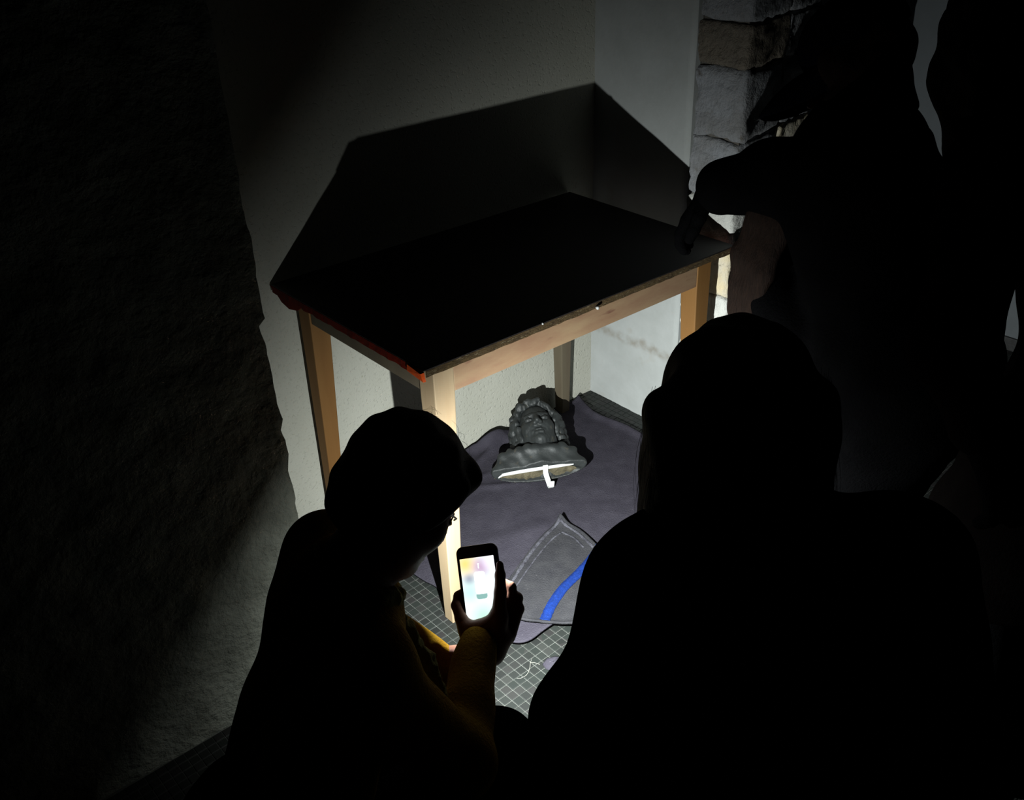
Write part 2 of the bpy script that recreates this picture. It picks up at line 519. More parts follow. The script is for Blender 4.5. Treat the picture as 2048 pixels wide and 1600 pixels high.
# floor: grout bed with mosaic tiles standing a little proud of it
fl = MB().box((-3.2, -3.2, -0.08), (1.6, 0.02, -0.0018)).build('floor', 'grout')
fl['kind'] = 'structure'
TS, TA = 0.02232, 0.01401
TU = Vector((math.cos(TA), math.sin(TA), 0)); TV = Vector((math.sin(TA), -math.cos(TA), 0))
TO = Vector((-1.18084, -0.41356, 0))
h = TS / 2 - 0.00075
c = 0.0012
tile_me = mesh_py('tile', [(-h, -h, -0.004), (h, -h, -0.004), (h, h, -0.004), (-h, h, -0.004),
                           (-h, -h, -0.0006), (h, -h, -0.0006), (h, h, -0.0006), (-h, h, -0.0006),
                           (-h + c, -h + c, 0), (h - c, -h + c, 0), (h - c, h - c, 0), (-h + c, h - c, 0)],
                  [(0, 1, 5, 4), (1, 2, 6, 5), (2, 3, 7, 6), (3, 0, 4, 7), (4, 5, 9, 8), (5, 6, 10, 9), (6, 7, 11, 10), (7, 4, 8, 11), (8, 9, 10, 11)])
tm = bpy.data.materials.new('mosaic_tiles')
tm.use_nodes = True
_nt = tm.node_tree; _b = _nt.nodes['Principled BSDF']
_b.inputs['Roughness'].default_value = 0.5; _b.inputs['Specular IOR Level'].default_value = 0.35
_g = N(_nt, 'ShaderNodeNewGeometry')
_mp = N(_nt, 'ShaderNodeMapping', vector_type='TEXTURE')
_mp.inputs['Location'].default_value = (TO.x, TO.y, 0); _mp.inputs['Rotation'].default_value = (0, 0, TA); _mp.inputs['Scale'].default_value = (TS, TS, 10)
_fl = N(_nt, 'ShaderNodeVectorMath', operation='FLOOR')
_wn = N(_nt, 'ShaderNodeTexWhiteNoise')
_rp = N(_nt, 'ShaderNodeValToRGB')
for k, (ps, cl) in enumerate(((0.0, (17, 19, 18)), (0.35, (23, 26, 24)), (0.62, (20, 24, 22)), (0.8, (25, 24, 24)), (1.0, (29, 31, 29)))):
    e = _rp.color_ramp.elements[k] if k < 2 else _rp.color_ramp.elements.new(ps)
    e.position = ps; e.color = lin(cl)
_ns = N(_nt, 'ShaderNodeTexNoise', Scale=260.0, Detail=4.0)
_bp = N(_nt, 'ShaderNodeBump', Strength=0.3, Distance=0.0008)
_nt.links.new(_g.outputs['Position'], _mp.inputs[0]); _nt.links.new(_mp.outputs[0], _fl.inputs[0]); _nt.links.new(_fl.outputs[0], _wn.inputs[0])
_nt.links.new(_wn.outputs['Value'], _rp.inputs[0]); _nt.links.new(_rp.outputs[0], _b.inputs['Base Color'])
_nt.links.new(_g.outputs['Position'], _ns.inputs['Vector']); _nt.links.new(_ns.outputs['Fac'], _bp.inputs['Height']); _nt.links.new(_bp.outputs[0], _b.inputs['Normal'])
tile_me.materials.append(tm)


def single_zone(x, y):
    """floor that stays in sight: beside the front leg, before the blanket, in the far corner"""
    if -1.26 < x < -1.055 and -0.66 < y < -0.33: return True
    if -1.20 < x < -0.90 and -0.98 < y < -0.77 and y < -0.77 + (x + 1.2) * -0.05: return True
    if -0.105 < x < 0.0 and -0.25 < y < 0.0: return True
    return False


cells = []
for a in range(-90, 128):
    for b in range(-22, 126):
        p = TO + TU * (TS * (a + 0.5)) + TV * (TS * (b + 0.5))
        if -3.15 < p.x < 1.55 and -3.1 < p.y < 0.01 and not (p.x < -1.42 and p.y > -0.53) and not (p.x > -0.075 and p.x < 0.31 and -0.62 < p.y < -0.47) and not (0.02 < p.x < 0.31 and p.y > -0.6):
            cells.append((p, single_zone(p.x, p.y)))
singles = [q for q, s in cells if s]
singles.sort(key=lambda q: (q - CAM_LOC).length)
rest = [q for q, s in cells if not s] + singles[298:]
singles = singles[:298]
rng = random.Random(3)
for p in singles:
    o = bpy.data.objects.new('tile', tile_me)
    o.location = (p.x, p.y, rng.uniform(-0.0004, 0.0003))
    o.rotation_euler = (rng.uniform(-0.012, 0.012), rng.uniform(-0.012, 0.012), TA)
    o.parent = fl
    C.objects.link(o)
tv = np.array([v.co[:] for v in tile_me.vertices]); tf = np.array([p.vertices[:] for p in tile_me.polygons])
rot = np.array([[math.cos(TA), -math.sin(TA), 0], [math.sin(TA), math.cos(TA), 0], [0, 0, 1]])
tv = tv @ rot.T
P = np.array([[q.x, q.y, 0] for q in rest]); P[:, 2] = np.random.RandomState(1).uniform(-0.0004, 0.0003, len(P))
V = (P[:, None, :] + tv[None]).reshape(-1, 3)
Q = (tf[None] + (np.arange(len(P)) * len(tv))[:, None, None]).reshape(-1, 4)
o = link('floor_tiles', mesh_np('floor_tiles', V, Q, False), tm, fl)
o['kind'] = 'stuff'

# back wall of the alcove, right wall of the alcove (plastered), wall beyond
wall_panel('wall_back', (-1.62, 0.0, -0.06), (1.66, 0, 0), (0, 0, 2.5), 60, 90, (0, -1, 0), 0.0022, 'plaster', freq=7, thick=0.12)
wr = wall_panel('wall_right', (0.0, 0.03, -0.06), (0, -0.415, 0), (0, 0, 2.5), 16, 90, (-1, 0, 0), 0.0035, 'smooth_plaster', freq=5, thick=0.05)
# left pier: rough rendered face towards the room with a broken arris
NOTCH = [(-0.1, 0.0), (0.3, 0.002), (0.45, 0.0), (0.52, 0.003), (0.566, -0.004), (0.62, 0.004), (0.68, -0.003), (0.70, 0.005), (0.74, -0.003), (0.772, 0.0), (0.85, -0.004), (0.905, -0.009), (0.912, -0.014), (0.926, 0.004), (0.97, 0.001), (1.06, 0.003), (1.16, -0.001), (2.5, 0.0)]


def pier_edge(z):
    for (z0, e0), (z1, e1) in zip(NOTCH, NOTCH[1:]):
        if z0 <= z <= z1:
            return e0 + (e1 - e0) * (z - z0) / (z1 - z0) + noise.noise(Vector((0, 3.3, z * 38))) * 0.003
    return 0


wl = wall_panel('wall_left', (-3.2, -0.53, -0.06), (1.778, 0, 0), (0, 0, 2.5), 110, 200, (0, -1, 0), 0.006, 'pier', freq=14, edge=pier_edge, thick=0.56)
# right pier: mortar core, squared stones set in it
core = MB().prism([(-0.092, -0.618), (0.31, -0.552), (0.31, -0.02), (0.02, -0.02), (0.02, -0.385), (-0.092, -0.478)], -0.06, 2.44).build('wall_front', 'mortar')
core['kind'] = 'structure'


def stone(x0, x1, y0, y1, z0, z1, seed, m, amp=0.006, side='front', parent=core):
    """one squared block: subdivided box with hewn faces and ragged arrises"""
    nx, ny, nz = 12, 8, 12
    V = []; ids = {}; F = []
    def vid(i, j, k):
        if (i, j, k) not in ids:
            p = Vector((x0 + (x1 - x0) * i / nx, y0 + (y1 - y0) * j / ny, z0 + (z1 - z0) * k / nz))
            q = p * 22 + Vector((seed * 7.1, seed * 3.7, 0))
            d = noise.noise_vector(q) * amp + noise.noise_vector(q * 2.3) * amp * 0.6 + noise.noise_vector(q * 5.1) * amp * 0.5
            p.y += 0.17 * max(p.x + 0.085, 0) * (1 - j / ny)
            e = (i in (0, nx)) + (j in (0, ny)) + (k in (0, nz))
            if e >= 2:
                cc = Vector(((x0 + x1) / 2, (y0 + y1) / 2, (z0 + z1) / 2))
                p = p + (cc - p).normalized() * 0.003 * (e - 1)
            ids[(i, j, k)] = len(V); V.append(p + d)
        return ids[(i, j, k)]
    for k in range(nz):
        for i in range(nx):
            F.append((vid(i, 0, k), vid(i + 1, 0, k), vid(i + 1, 0, k + 1), vid(i, 0, k + 1)))
        for j in range(ny):
            F.append((vid(0, j + 1, k), vid(0, j, k), vid(0, j, k + 1), vid(0, j + 1, k + 1)))
    for i in range(nx):
        for j in range(ny):
            F.append((vid(i, j, nz), vid(i + 1, j, nz), vid(i + 1, j + 1, nz), vid(i, j + 1, nz)))
            F.append((vid(i, j + 1, 0), vid(i + 1, j + 1, 0), vid(i + 1, j, 0), vid(i, j, 0)))
    o = link('stone', mesh_py('stone', V, F, True), m, parent)
    return o


rows = [-0.04, 0.14, 0.33, 0.50, 0.585, 0.72, 0.86, 1.02, 1.20, 1.31, 1.52, 1.72, 1.95]
sr = random.Random(11)


def pick(r, first):
    if first: return {4: 'stone_tan', 5: 'stone_white', 3: 'stone_white', 2: 'stone_white', 6: 'stone', 7: 'stone', 8: 'stone_brown'}.get(r, 'stone')
    return sr.choice(['stone', 'stone', 'stone_brown', 'stone_tan'])


for r in range(len(rows) - 1):
    z0, z1 = rows[r] + 0.0015, rows[r + 1] - 0.0015
    x = -0.101; first = True
    while x < 0.30:
        wdt = sr.uniform(0.17, 0.24) if first else sr.uniform(0.14, 0.28)
        x1 = min(x + wdt, 0.31)
        if 0.31 - x1 < 0.08: x1 = 0.31
        stone(x + (0 if first else 0.002), x1 - 0.002, -0.626 + sr.uniform(-0.004, 0.005), -0.470 if first else -0.5, z0, z1, r * 17 + int(x * 100),
              MT[pick(r, first)], 0.007)
        x = x1; first = False
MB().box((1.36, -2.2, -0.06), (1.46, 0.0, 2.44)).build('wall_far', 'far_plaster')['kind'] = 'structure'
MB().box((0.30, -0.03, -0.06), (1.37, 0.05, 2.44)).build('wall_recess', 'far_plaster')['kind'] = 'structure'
MB().box((1.349, -2.2, -0.001), (1.362, -0.03, 0.05)).build('baseboard_far', 'skirting', bevel=0.003)['kind'] = 'structure'

# ------------------------------------------------------------------ table
tb = empty('wooden_table', (-0.632, -0.329, 0))
tag(tb, 'old wooden table with dark top and tapered legs pushed against the pale wall', 'table')


def tpart(mb, name, m, **kw):
    o = mb.build(name, m, None, **kw)
    o.data.transform(Matrix.Translation(-tb.location)); o.parent = tb
    return o


tL, tF, tR, tB = (-1.153, -0.007), (-1.148, -0.653), (-0.125, -0.659), (-0.112, -0.009)
ins = lambda p, dx, dy: (p[0] + dx, p[1] + dy)
HT = 0.76
top_core = MB().prism([ins(tL, .003, -.002), ins(tF, .003, .002), ins(tR, -.003, .002), ins(tB, -.003, -.002)], HT - 0.0185, HT - 0.0025)
tpart(top_core, 'tabletop', 'wood')
tpart(MB().prism([tL, tF, tR, tB], HT - 0.003, HT), 'surface_sheet', 'top_lino', bevel=0.001)


def edge_strip(p0, p1, nrm, z0, z1, th, n, amp, seed, name, m, chip=0.0):
    p0, p1, nrm = Vector((*p0, 0)), Vector((*p1, 0)), Vector((*nrm, 0))
    mb = MB(); V = []; rr = random.Random(seed)
    for i in range(n + 1):
        p = p0 + (p1 - p0) * i / n
        a = noise.noise(Vector((i * 0.55, seed, 0))) * amp
        b = noise.noise(Vector((i * 0.35, seed + 9, 0))) * chip
        V += [p + Vector((0, 0, z0 + b)) , p + nrm * (th + a) + Vector((0, 0, z0 + b)), p + nrm * (th + a * 0.5) + Vector((0, 0, z1)), p + Vector((0, 0, z1))]
    F = [(3, 2, 1, 0)]
    for i in range(n):
        for k in range(4):
            F.append((4 * i + k, 4 * i + (k + 1) % 4, 4 * i + 4 + (k + 1) % 4, 4 * i + 4 + k))
    F.append((4 * n, 4 * n + 1, 4 * n + 2, 4 * n + 3))
    mb.add(V, F)
    o = tpart(mb, name, m)
    return o


o = edge_strip(ins(tF, .006, .004), ins(tR, -.006, .004), (0, -1), HT - 0.019, HT - 0.003, 0.004, 90, 0.002, 4, 'worn_edge', 'wood_edge', 0.002)
o['label'] = 'chipped brown plywood edge along the front'
o = edge_strip(ins(tL, .004, -.004), ins(tF, .004, .03), (-1, 0), HT - 0.021, HT - 0.003, 0.0045, 60, 0.002, 8, 'edge_band', 'band_red', 0.004)
o['label'] = 'dark red edge band on the short side'
o = edge_strip(ins(tR, -.004, .004), ins(tB, -.004, -.004), (1, 0), HT - 0.021, HT - 0.003, 0.0045, 60, 0.001, 12, 'edge_band', 'orange', 0.001)
# torn end of the band hanging at the far corner, and its curled lip at the near corner
tpart(MB().add([(-1.1535, 0.0, HT - 0.004), (-1.1525, -0.03, HT - 0.02), (-1.1520, -0.05, HT - 0.036), (-1.1515, -0.085, HT - 0.044), (-1.1505, -0.125, HT - 0.036), (-1.1500, -0.15, HT - 0.02), (-1.1500, -0.15, HT - 0.004),
                (-1.1495, 0.0, HT - 0.004), (-1.1485, -0.03, HT - 0.02), (-1.1480, -0.05, HT - 0.036), (-1.1475, -0.085, HT - 0.044), (-1.1465, -0.125, HT - 0.036), (-1.1460, -0.15, HT - 0.02), (-1.1460, -0.15, HT - 0.004)],
               [tuple(range(7)), tuple(range(13, 6, -1))] + [(i, i + 7, (i + 1) % 7 + 7, (i + 1) % 7) for i in range(7)]), 'torn_band', 'band_red')
tpart(MB().hexa([(-1.156, -0.660, HT - 0.022), (-1.150, -0.662, HT - 0.022), (-1.149, -0.60, HT - 0.018), (-1.154, -0.60, HT - 0.018),
                 (-1.158, -0.655, HT - 0.004), (-1.149, -0.656, HT - 0.003), (-1.148, -0.60, HT - 0.003), (-1.153, -0.60, HT - 0.003)]), 'curled_band', 'orange')['label'] = 'bright orange curled end of the edge band'
tpart(MB().hexa([(-0.136, -0.6645, HT - 0.021), (-0.119, -0.6645, HT - 0.021), (-0.119, -0.655, HT - 0.021), (-0.136, -0.655, HT - 0.021),
                 (-0.133, -0.6650, HT - 0.002), (-0.119, -0.6650, HT - 0.001), (-0.119, -0.655, HT - 0.001), (-0.133, -0.655, HT - 0.002)]), 'corner_tape', 'orange')['label'] = 'bright orange tape on the corner'
ZA0, ZA1 = HT - 0.106, HT - 0.0185
IX, IY = 0.052, 0.042                      # leg inset from the top's edges
LX0, LX1 = -1.150 + IX, -0.119 - IX + 0.01
LY0, LY1 = -0.656 + IY, -0.003 - IY + 0.02
S1, S0 = 0.056, 0.034                      # leg section at top and foot


def leg(x, y, sx, sy, wd='wood'):
    """outer faces upright, inner faces tapering"""
    zt, zm = ZA1, ZA0
    A = lambda s, z: [(x, y, z), (x + sx * s, y, z), (x + sx * s, y + sy * s, z), (x, y + sy * s, z)]
    mb = MB(); V = A(S0, 0) + A(S1, zm - 0.01) + A(S1, zt)
    if sx * sy < 0: rev = True
    else: rev = False
    F = [(3, 2, 1, 0), (8, 9, 10, 11)]
    for l in (0, 4):
        for k in range(4): F.append((l + k, l + (k + 1) % 4, l + 4 + (k + 1) % 4, l + 4 + k))
    if rev: F = [f[::-1] for f in F]
    mb.add(V, F)
    return tpart(mb, 'leg', wd, bevel=0.0025)


leg(LX0, LY0, 1, 1); leg(LX1, LY0, -1, 1, 'wood_orange'); leg(LX0, LY1, 1, -1, 'wood_orange'); leg(LX1, LY1, -1, -1, 'wood_grey')  # one table wood: the front leg's paler copy imitates overexposure
g = 0.004
tpart(MB().box((LX0 + S1 + 0.0004, LY0 + 0.002, ZA0), (LX1 - S1 - 0.0004, LY0 + 0.022, ZA1)), 'apron', 'wood_apron', bevel=0.0015)
tpart(MB().box((LX0 + S1, LY1 - 0.026, ZA0), (LX1 - S1, LY1 - 0.006, ZA1)), 'apron', 'wood_apron', bevel=0.0015)
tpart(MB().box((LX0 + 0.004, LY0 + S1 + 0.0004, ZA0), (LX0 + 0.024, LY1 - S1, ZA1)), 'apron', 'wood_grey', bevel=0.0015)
tpart(MB().box((LX1 - 0.028, LY0 + S1, ZA0), (LX1 - 0.008, LY1 - S1, ZA1)), 'apron', 'wood_apron', bevel=0.0015)
for x, y, z, r in ((-0.815, -0.6545, HT - 0.002, 0.0028), (-0.648, -0.665, HT - 0.013, 0.0045)):
    mb = MB()
    mb.tube([(x, y + 0.006, z), (x, y, z), (x, y - 0.002, z), (x, y - 0.0028, z)], [r * 0.5, r, r * 0.8, r * 0.2], 10)
    tpart(mb, 'tack', 'white', smooth=True)['label'] = 'white round tack head'


# ------------------------------------------------------------------ blanket
def interp(P, n):
    P = [Vector((*p, 0)) if len(p) == 2 else Vector(p) for p in P]
    L = [0]
    for a, b in zip(P, P[1:]): L.append(L[-1] + (b - a).length)
    out = []
    for i in range(n + 1):
        s = L[-1] * i / n; k = 0
        while k < len(P) - 2 and L[k + 1] < s: k += 1
        t = (s - L[k]) / max(L[k + 1] - L[k], 1e-9)
        p0, p1, p2, p3 = P[max(k - 1, 0)], P[k], P[k + 1], P[min(k + 2, len(P) - 1)]
        out.append(0.5 * ((2 * p1) + (p2 - p0) * t + (2 * p0 - 5 * p1 + 4 * p2 - p3) * t * t + (3 * p1 - p0 - 3 * p2 + p3) * t ** 3))
    return out


def coons(bot, topc, left, right, nu, nv):
    b, t, l, r = interp(bot, nu), interp(topc, nu), interp(left, nv), interp(right, nv)
    G = []
    for j in range(nv + 1):
        v = j / nv
        for i in range(nu + 1):
            u = i / nu
            G.append((1 - v) * b[i] + v * t[i] + (1 - u) * l[j] + u * r[j]
                     - ((1 - u) * (1 - v) * b[0] + u * (1 - v) * b[-1] + (1 - u) * v * t[0] + u * v * t[-1]))
    F = [(j * (nu + 1) + i, j * (nu + 1) + i + 1, (j + 1) * (nu + 1) + i + 1, (j + 1) * (nu + 1) + i) for j in range(nv) for i in range(nu)]
    return G, F


def cloth(name, G, F, zf, m, th, parent=None):
    V = [Vector((p.x, p.y, zf(p.x, p.y, k))) for k, p in enumerate(G)]
    o = link(name, mesh_py(name, V, F, True), m, parent)
    s = o.modifiers.new('solid', 'SOLIDIFY'); s.thickness = th; s.offset = -1
    return o


def segd(x, y, a, b):
    ax, ay = a; bx, by = b
    t = max(0, min(1, ((x - ax) * (bx - ax) + (y - ay) * (by - ay)) / ((bx - ax) ** 2 + (by - ay) ** 2)))
    return math.hypot(x - ax - t * (bx - ax), y - ay - t * (by - ay)), t


NU, NV = 110, 90
bot = [(-1.045, -0.73), (-1.035, -0.775), (-1.0, -0.797), (-0.93, -0.794), (-0.75, -0.80), (-0.45, -0.795), (-0.16, -0.77)]
topc = [(-1.085, -0.02), (-0.85, -0.012), (-0.600, -0.016), (-0.545, -0.030), (-0.46, -0.045), (-0.36, -0.036), (-0.25, -0.03), (-0.085, -0.028)]
left = [(-1.045, -0.73), (-1.055, -0.6), (-1.050, -0.48), (-1.063, -0.39), (-1.085, -0.02)]
right = [(-0.16, -0.77), (-0.12, -0.55), (-0.103, -0.30), (-0.110, -0.226), (-0.118, -0.138), (-0.085, -0.028)]
G, F = coons(bot, topc, left, right, NU, NV)


def blanket_z(x, y, k):
    i, j = k % (NU + 1), k // (NU + 1)
    z = 0.0085 + 0.0022 * noise.noise(Vector((x * 9, y * 9, 1))) + 0.0012 * noise.noise(Vector((x * 30, y * 30, 4)))
    z += 0.030 * math.exp(-((x + 0.485) / 0.055) ** 2) * math.exp(-(((NV - j) / NV) / 0.05) ** 2)
    e = (NU - i) / NU                      # thick raised edge on the right
    z += 0.013 * math.exp(-((e - 0.006) / 0.02) ** 2)
    z += 0.012 * math.exp(-(((NV - j) / NV) / 0.03) ** 2) * (0.4 + 0.6 * math.exp(-((x + 0.45) / 0.14) ** 2))
    for a, b, h, wd in (((-0.56, -0.03), (-0.40, -0.085), 0.014, 0.014), ((-0.62, -0.10), (-0.43, -0.045), 0.010, 0.012), ((-0.66, -0.16), (-0.60, -0.17), 0.006, 0.010), ((-0.70, -0.19), (-0.565, -0.285), 0.007, 0.010),
                        ((-0.90, -0.42), (-0.62, -0.49), 0.006, 0.03), ((-0.30, -0.62), (-0.18, -0.52), 0.012, 0.02)):
        d, t = segd(x, y, a, b)
        z += h * math.exp(-(d / wd) ** 2) * math.sin(math.pi * min(max(t, 0.06), 0.94)) ** 0.5
    if j / NV < 0.10 and x < -0.85:          # rounded front corner curls up a little
        z += 0.006 * math.exp(-(j / NV / 0.05) ** 2)
    return z


bl = cloth('felt_blanket', G, F, blanket_z, 'felt', 0.005)
tag(bl, 'grey felt blanket spread on the tiled floor under the table', 'blanket')
NF = 60
fbot = [(-1.005, -0.70), (-0.985, -0.716), (-0.962, -0.752), (-0.915, -0.808), (-0.86, -0.86)]
fright = [(-0.86, -0.86), (-0.72, -0.80), (-0.648, -0.725), (-0.628, -0.66), (-0.612, -0.575), (-0.622, -0.503)]
ftop = [(-0.905, -0.603), (-0.80, -0.555), (-0.707, -0.521), (-0.622, -0.503)]
fleft = [(-1.005, -0.70), (-0.965, -0.65), (-0.905, -0.603)]
# the patch runs from the near edge (bottom) to the folded top edge
G2, F2 = coons(fbot, ftop, fleft, fright, NF, NF)


def flap_z(x, y, k):
    i, j = k % (NF + 1), k // (NF + 1)
    z = 0.017 + 0.0014 * noise.noise(Vector((x * 12, y * 12, 7))) + 0.0008 * noise.noise(Vector((x * 40, y * 40, 2)))
    u, v = i / NF, j / NF
    z += 0.006 * math.exp(-((1 - v) / 0.05) ** 2) + 0.005 * math.exp(-((1 - u) / 0.05) ** 2) + 0.008 * math.exp(-(v / 0.04) ** 2)
    d = math.hypot(x + 0.622, y + 0.503)
    z += 0.016 * math.exp(-(d / 0.022) ** 2)
    return z


flap = cloth('folded_flap', G2, F2, flap_z, 'felt2', 0.006, bl)
flap['label'] = 'upper folded layer of the blanket with a blue stripe'


def on_flap(x, y):
    best = min(range(len(G2)), key=lambda k: (G2[k].x - x) ** 2 + (G2[k].y - y) ** 2)
    return flap_z(x, y, best)


def ribbon(name, pts, wd, m, lift, n=40, wob=0.0):
    c = interp(pts, n); V = []; F = []
    for i, p in enumerate(c):
        d = (c[min(i + 1, n)] - c[max(i - 1, 0)]).normalized(); s = Vector((-d.y, d.x, 0))
        ww = wd * (1 + wob * noise.noise(Vector((i * 0.7, 3, 0))))
        for q in (-1, -0.34, 0.34, 1):
            r = p + s * ww / 2 * q
            V.append((r.x, r.y, on_flap(r.x, r.y) + lift))
    for i in range(n):
        for k in range(3): F.append((4 * i + k, 4 * i + k + 1, 4 * i + 5 + k, 4 * i + 4 + k))
    o = link(name, mesh_py(name, V, F, True), m, flap)
    s = o.modifiers.new('solid', 'SOLIDIFY'); s.thickness = 0.0016; s.offset = 0
    return o


ribbon('stripe', [(-0.622, -0.665), (-0.68, -0.686), (-0.745, -0.704), (-0.80, -0.716), (-0.845, -0.731), (-0.89, -0.751), (-0.932, -0.776)], 0.0265, 'blue', 0.0012, 60, 0.12)['label'] = 'woven blue stripe'
ribbon('hem', [(-0.902, -0.612), (-0.80, -0.564), (-0.707, -0.530), (-0.632, -0.512)], 0.008, 'hem', 0.0008, 50, 0.8)['label'] = 'pale frayed hem'
ribbon('hem', [(-0.632, -0.514), (-0.626, -0.575), (-0.640, -0.655)], 0.007, 'hem', 0.0008, 30, 1.0)
ribbon('hem', [(-0.905, -0.632), (-0.80, -0.586), (-0.712, -0.554), (-0.66, -0.545)], 0.004, 'hem', 0.0006, 50, 1.2)
ribbon('hem', [(-0.655, -0.545), (-0.648, -0.585), (-0.658, -0.635)], 0.005, 'hem', 0.0006, 30, 1.2)

# pale thread lying on the tiles
mb = MB()
for pts in ([(-1.030, -0.838), (-1.043, -0.846), (-1.053, -0.856), (-1.067, -0.866), (-1.078, -0.870), (-1.093, -0.868), (-1.10, -0.862)], [(-1.043, -0.846), (-1.036, -0.852), (-1.030, -0.866)]):
    mb.tube([(x, y, 0.0012) for x, y in pts], 0.0007, 6)
th = mb.build('loose_thread', 'thread', smooth=True)
tag(th, 'pale loose thread lying on the dark mosaic tiles', 'thread')
# scrap of felt beside the thread
mb = MB(); V = []; F = []
for j in range(9):
    for i in range(9):
        a = 2 * math.pi * i / 8
        r = 0.022 * j / 8 * (1 + 0.35 * noise.noise(Vector((math.cos(a) * 1.3, math.sin(a) * 1.3, 5))))
        V.append((-1.005 + r * math.cos(a) * 1.3, -0.885 + r * math.sin(a), 0.001 + 0.009 * (1 - (j / 8) ** 2) + 0.002 * noise.noise(Vector((i, j, 0.5)) * 0.9)))
for j in range(8):
    for i in range(8): F.append((9 * j + i, 9 * j + i + 1, 9 * j + 10 + i, 9 * j + 9 + i))
mb.add(V, F)
o = mb.build('felt_scrap', 'felt', smooth=True)
s = o.modifiers.new('solid', 'SOLIDIFY'); s.thickness = 0.002; s.offset = 1
tag(o, 'small crumpled grey felt scrap on the tiles beside the thread', 'scrap')


# ------------------------------------------------------------------ heads
def head_sdf(S, c, Fr, s=1.0, closed=False, neck=True, ears=True, kk=1.0):
    """human head about c; Fr rows are right, forward, up"""
    c = np.array(c, float)
    P = lambda x, y, z: c + s * (x * Fr[0] + y * Fr[1] + z * Fr[2])
    E = lambda p, r, k=0.02, sub=False: S.ell(P(*p), [s * v for v in r], Fr, k * s, sub)
    K = lambda a, b, r0, r1, k=0.02, sub=False: S.cap(P(*a), P(*b), r0 * s, r1 * s, k * s, sub)
    E((0, -0.015, 0.035), (0.074, 0.094, 0.084), 0.0)
    E((0, 0.025, -0.03), (0.060, 0.066, 0.085), 0.03)
    E((0, 0.050, -0.092), (0.032, 0.034, 0.024), 0.035)
    E((0, 0.076, -0.098), (0.016, 0.014, 0.014), 0.02)
    for q in (-1, 1):
        E((q * 0.038, 0.058, -0.030), (0.022, 0.022, 0.026), 0.03)
        E((q * 0.045, 0.01, -0.078), (0.018, 0.035, 0.02), 0.03)
    for q in (-1, 1):
        E((q * 0.031, 0.096, 0.0), (0.017, 0.014, 0.010), 0.014, True)
    K((-0.042, 0.073, 0.022), (-0.012, 0.087, 0.018), 0.006, 0.007, 0.012)
    K((0.042, 0.073, 0.022), (0.012, 0.087, 0.018), 0.006, 0.007, 0.012)
    K((0, 0.088, 0.012), (0, 0.110, -0.030), 0.0065, 0.0100, 0.010)
    for q in (-1, 1): E((q * 0.011, 0.098, -0.034), (0.008, 0.010, 0.007), 0.006)
    for q in (-1, 1):
        E((q * 0.031, 0.079, -0.001), (0.0145, 0.0125, 0.0095), 0.003)
        if closed: K((q * 0.019, 0.090, -0.005), (q * 0.043, 0.083, -0.004), 0.0022, 0.0022, 0.003)
    K((-0.021, 0.083, -0.063), (0.021, 0.083, -0.063), 0.0045, 0.0045, 0.006)
    K((-0.008, 0.090, -0.061), (0.008, 0.090, -0.061), 0.0058, 0.0058, 0.006)
    K((-0.012, 0.088, -0.073), (0.012, 0.088, -0.073), 0.0068, 0.0068, 0.006)
    K((-0.022, 0.0945, -0.0665), (0.022, 0.0945, -0.0665), 0.0022, 0.0022, 0.003, True)
    if ears:
        for q in (-1, 1):
            E((q * 0.076, -0.012, -0.004), (0.009, 0.020, 0.031), 0.008)
            E((q * 0.085, -0.006, 0.002), (0.007, 0.011, 0.018), 0.006, True)
    if neck: K((0, -0.025, -0.06), (0, -0.045, -0.17), 0.052, 0.056, 0.03)


# ------------------------------------------------------------------ bronze bust lying on its back on the blanket
bz = 0.0115
BA = np.array([0.520, 0.854, 0.0]); BA /= np.linalg.norm(BA)          # from the cut base towards the crown
BX = np.array([BA[1], -BA[0], 0.0])                                    # across the shoulders, towards the right
UP = np.array([0, 0, 1.0])
BO = np.array([-0.528, -0.313, bz])                                    # middle of the base edge on the blanket
B = lambda a, x, z: BO + BA * a + BX * x + UP * z
bust = empty('bronze_bust', tuple(BO))
tag(bust, 'dark bronze bust of a curly-haired figure lying face up on the blanket', 'sculpture')


def bpart(S, name, m, parent=None):
    o = S.build(name, m)
    o.data.transform(Matrix.Translation(-Vector(BO)))
    o.parent = parent or bust
    return o


BFr = frame(UP * 0.95 - BA * 0.30 - BX * 0.10, BA * 0.97 + UP * 0.24)   # face up, chin a little raised
BFr = np.stack([np.cross(BFr[1], BFr[2]), BFr[1], BFr[2]])
HS = 0.80
HC = B(0.165, 0.024, 0.076)
S = SDF(B(0, 0, 0) + [-0.2, -0.12, 0.0], B(0, 0, 0) + [0.36, 0.36, 0.22], 0.0022)
head_sdf(S, HC, BFr, HS, closed=True, neck=True, ears=False)
S.rough(0.0005, 260, 3)
bpart(S, 'head', 'bronze')
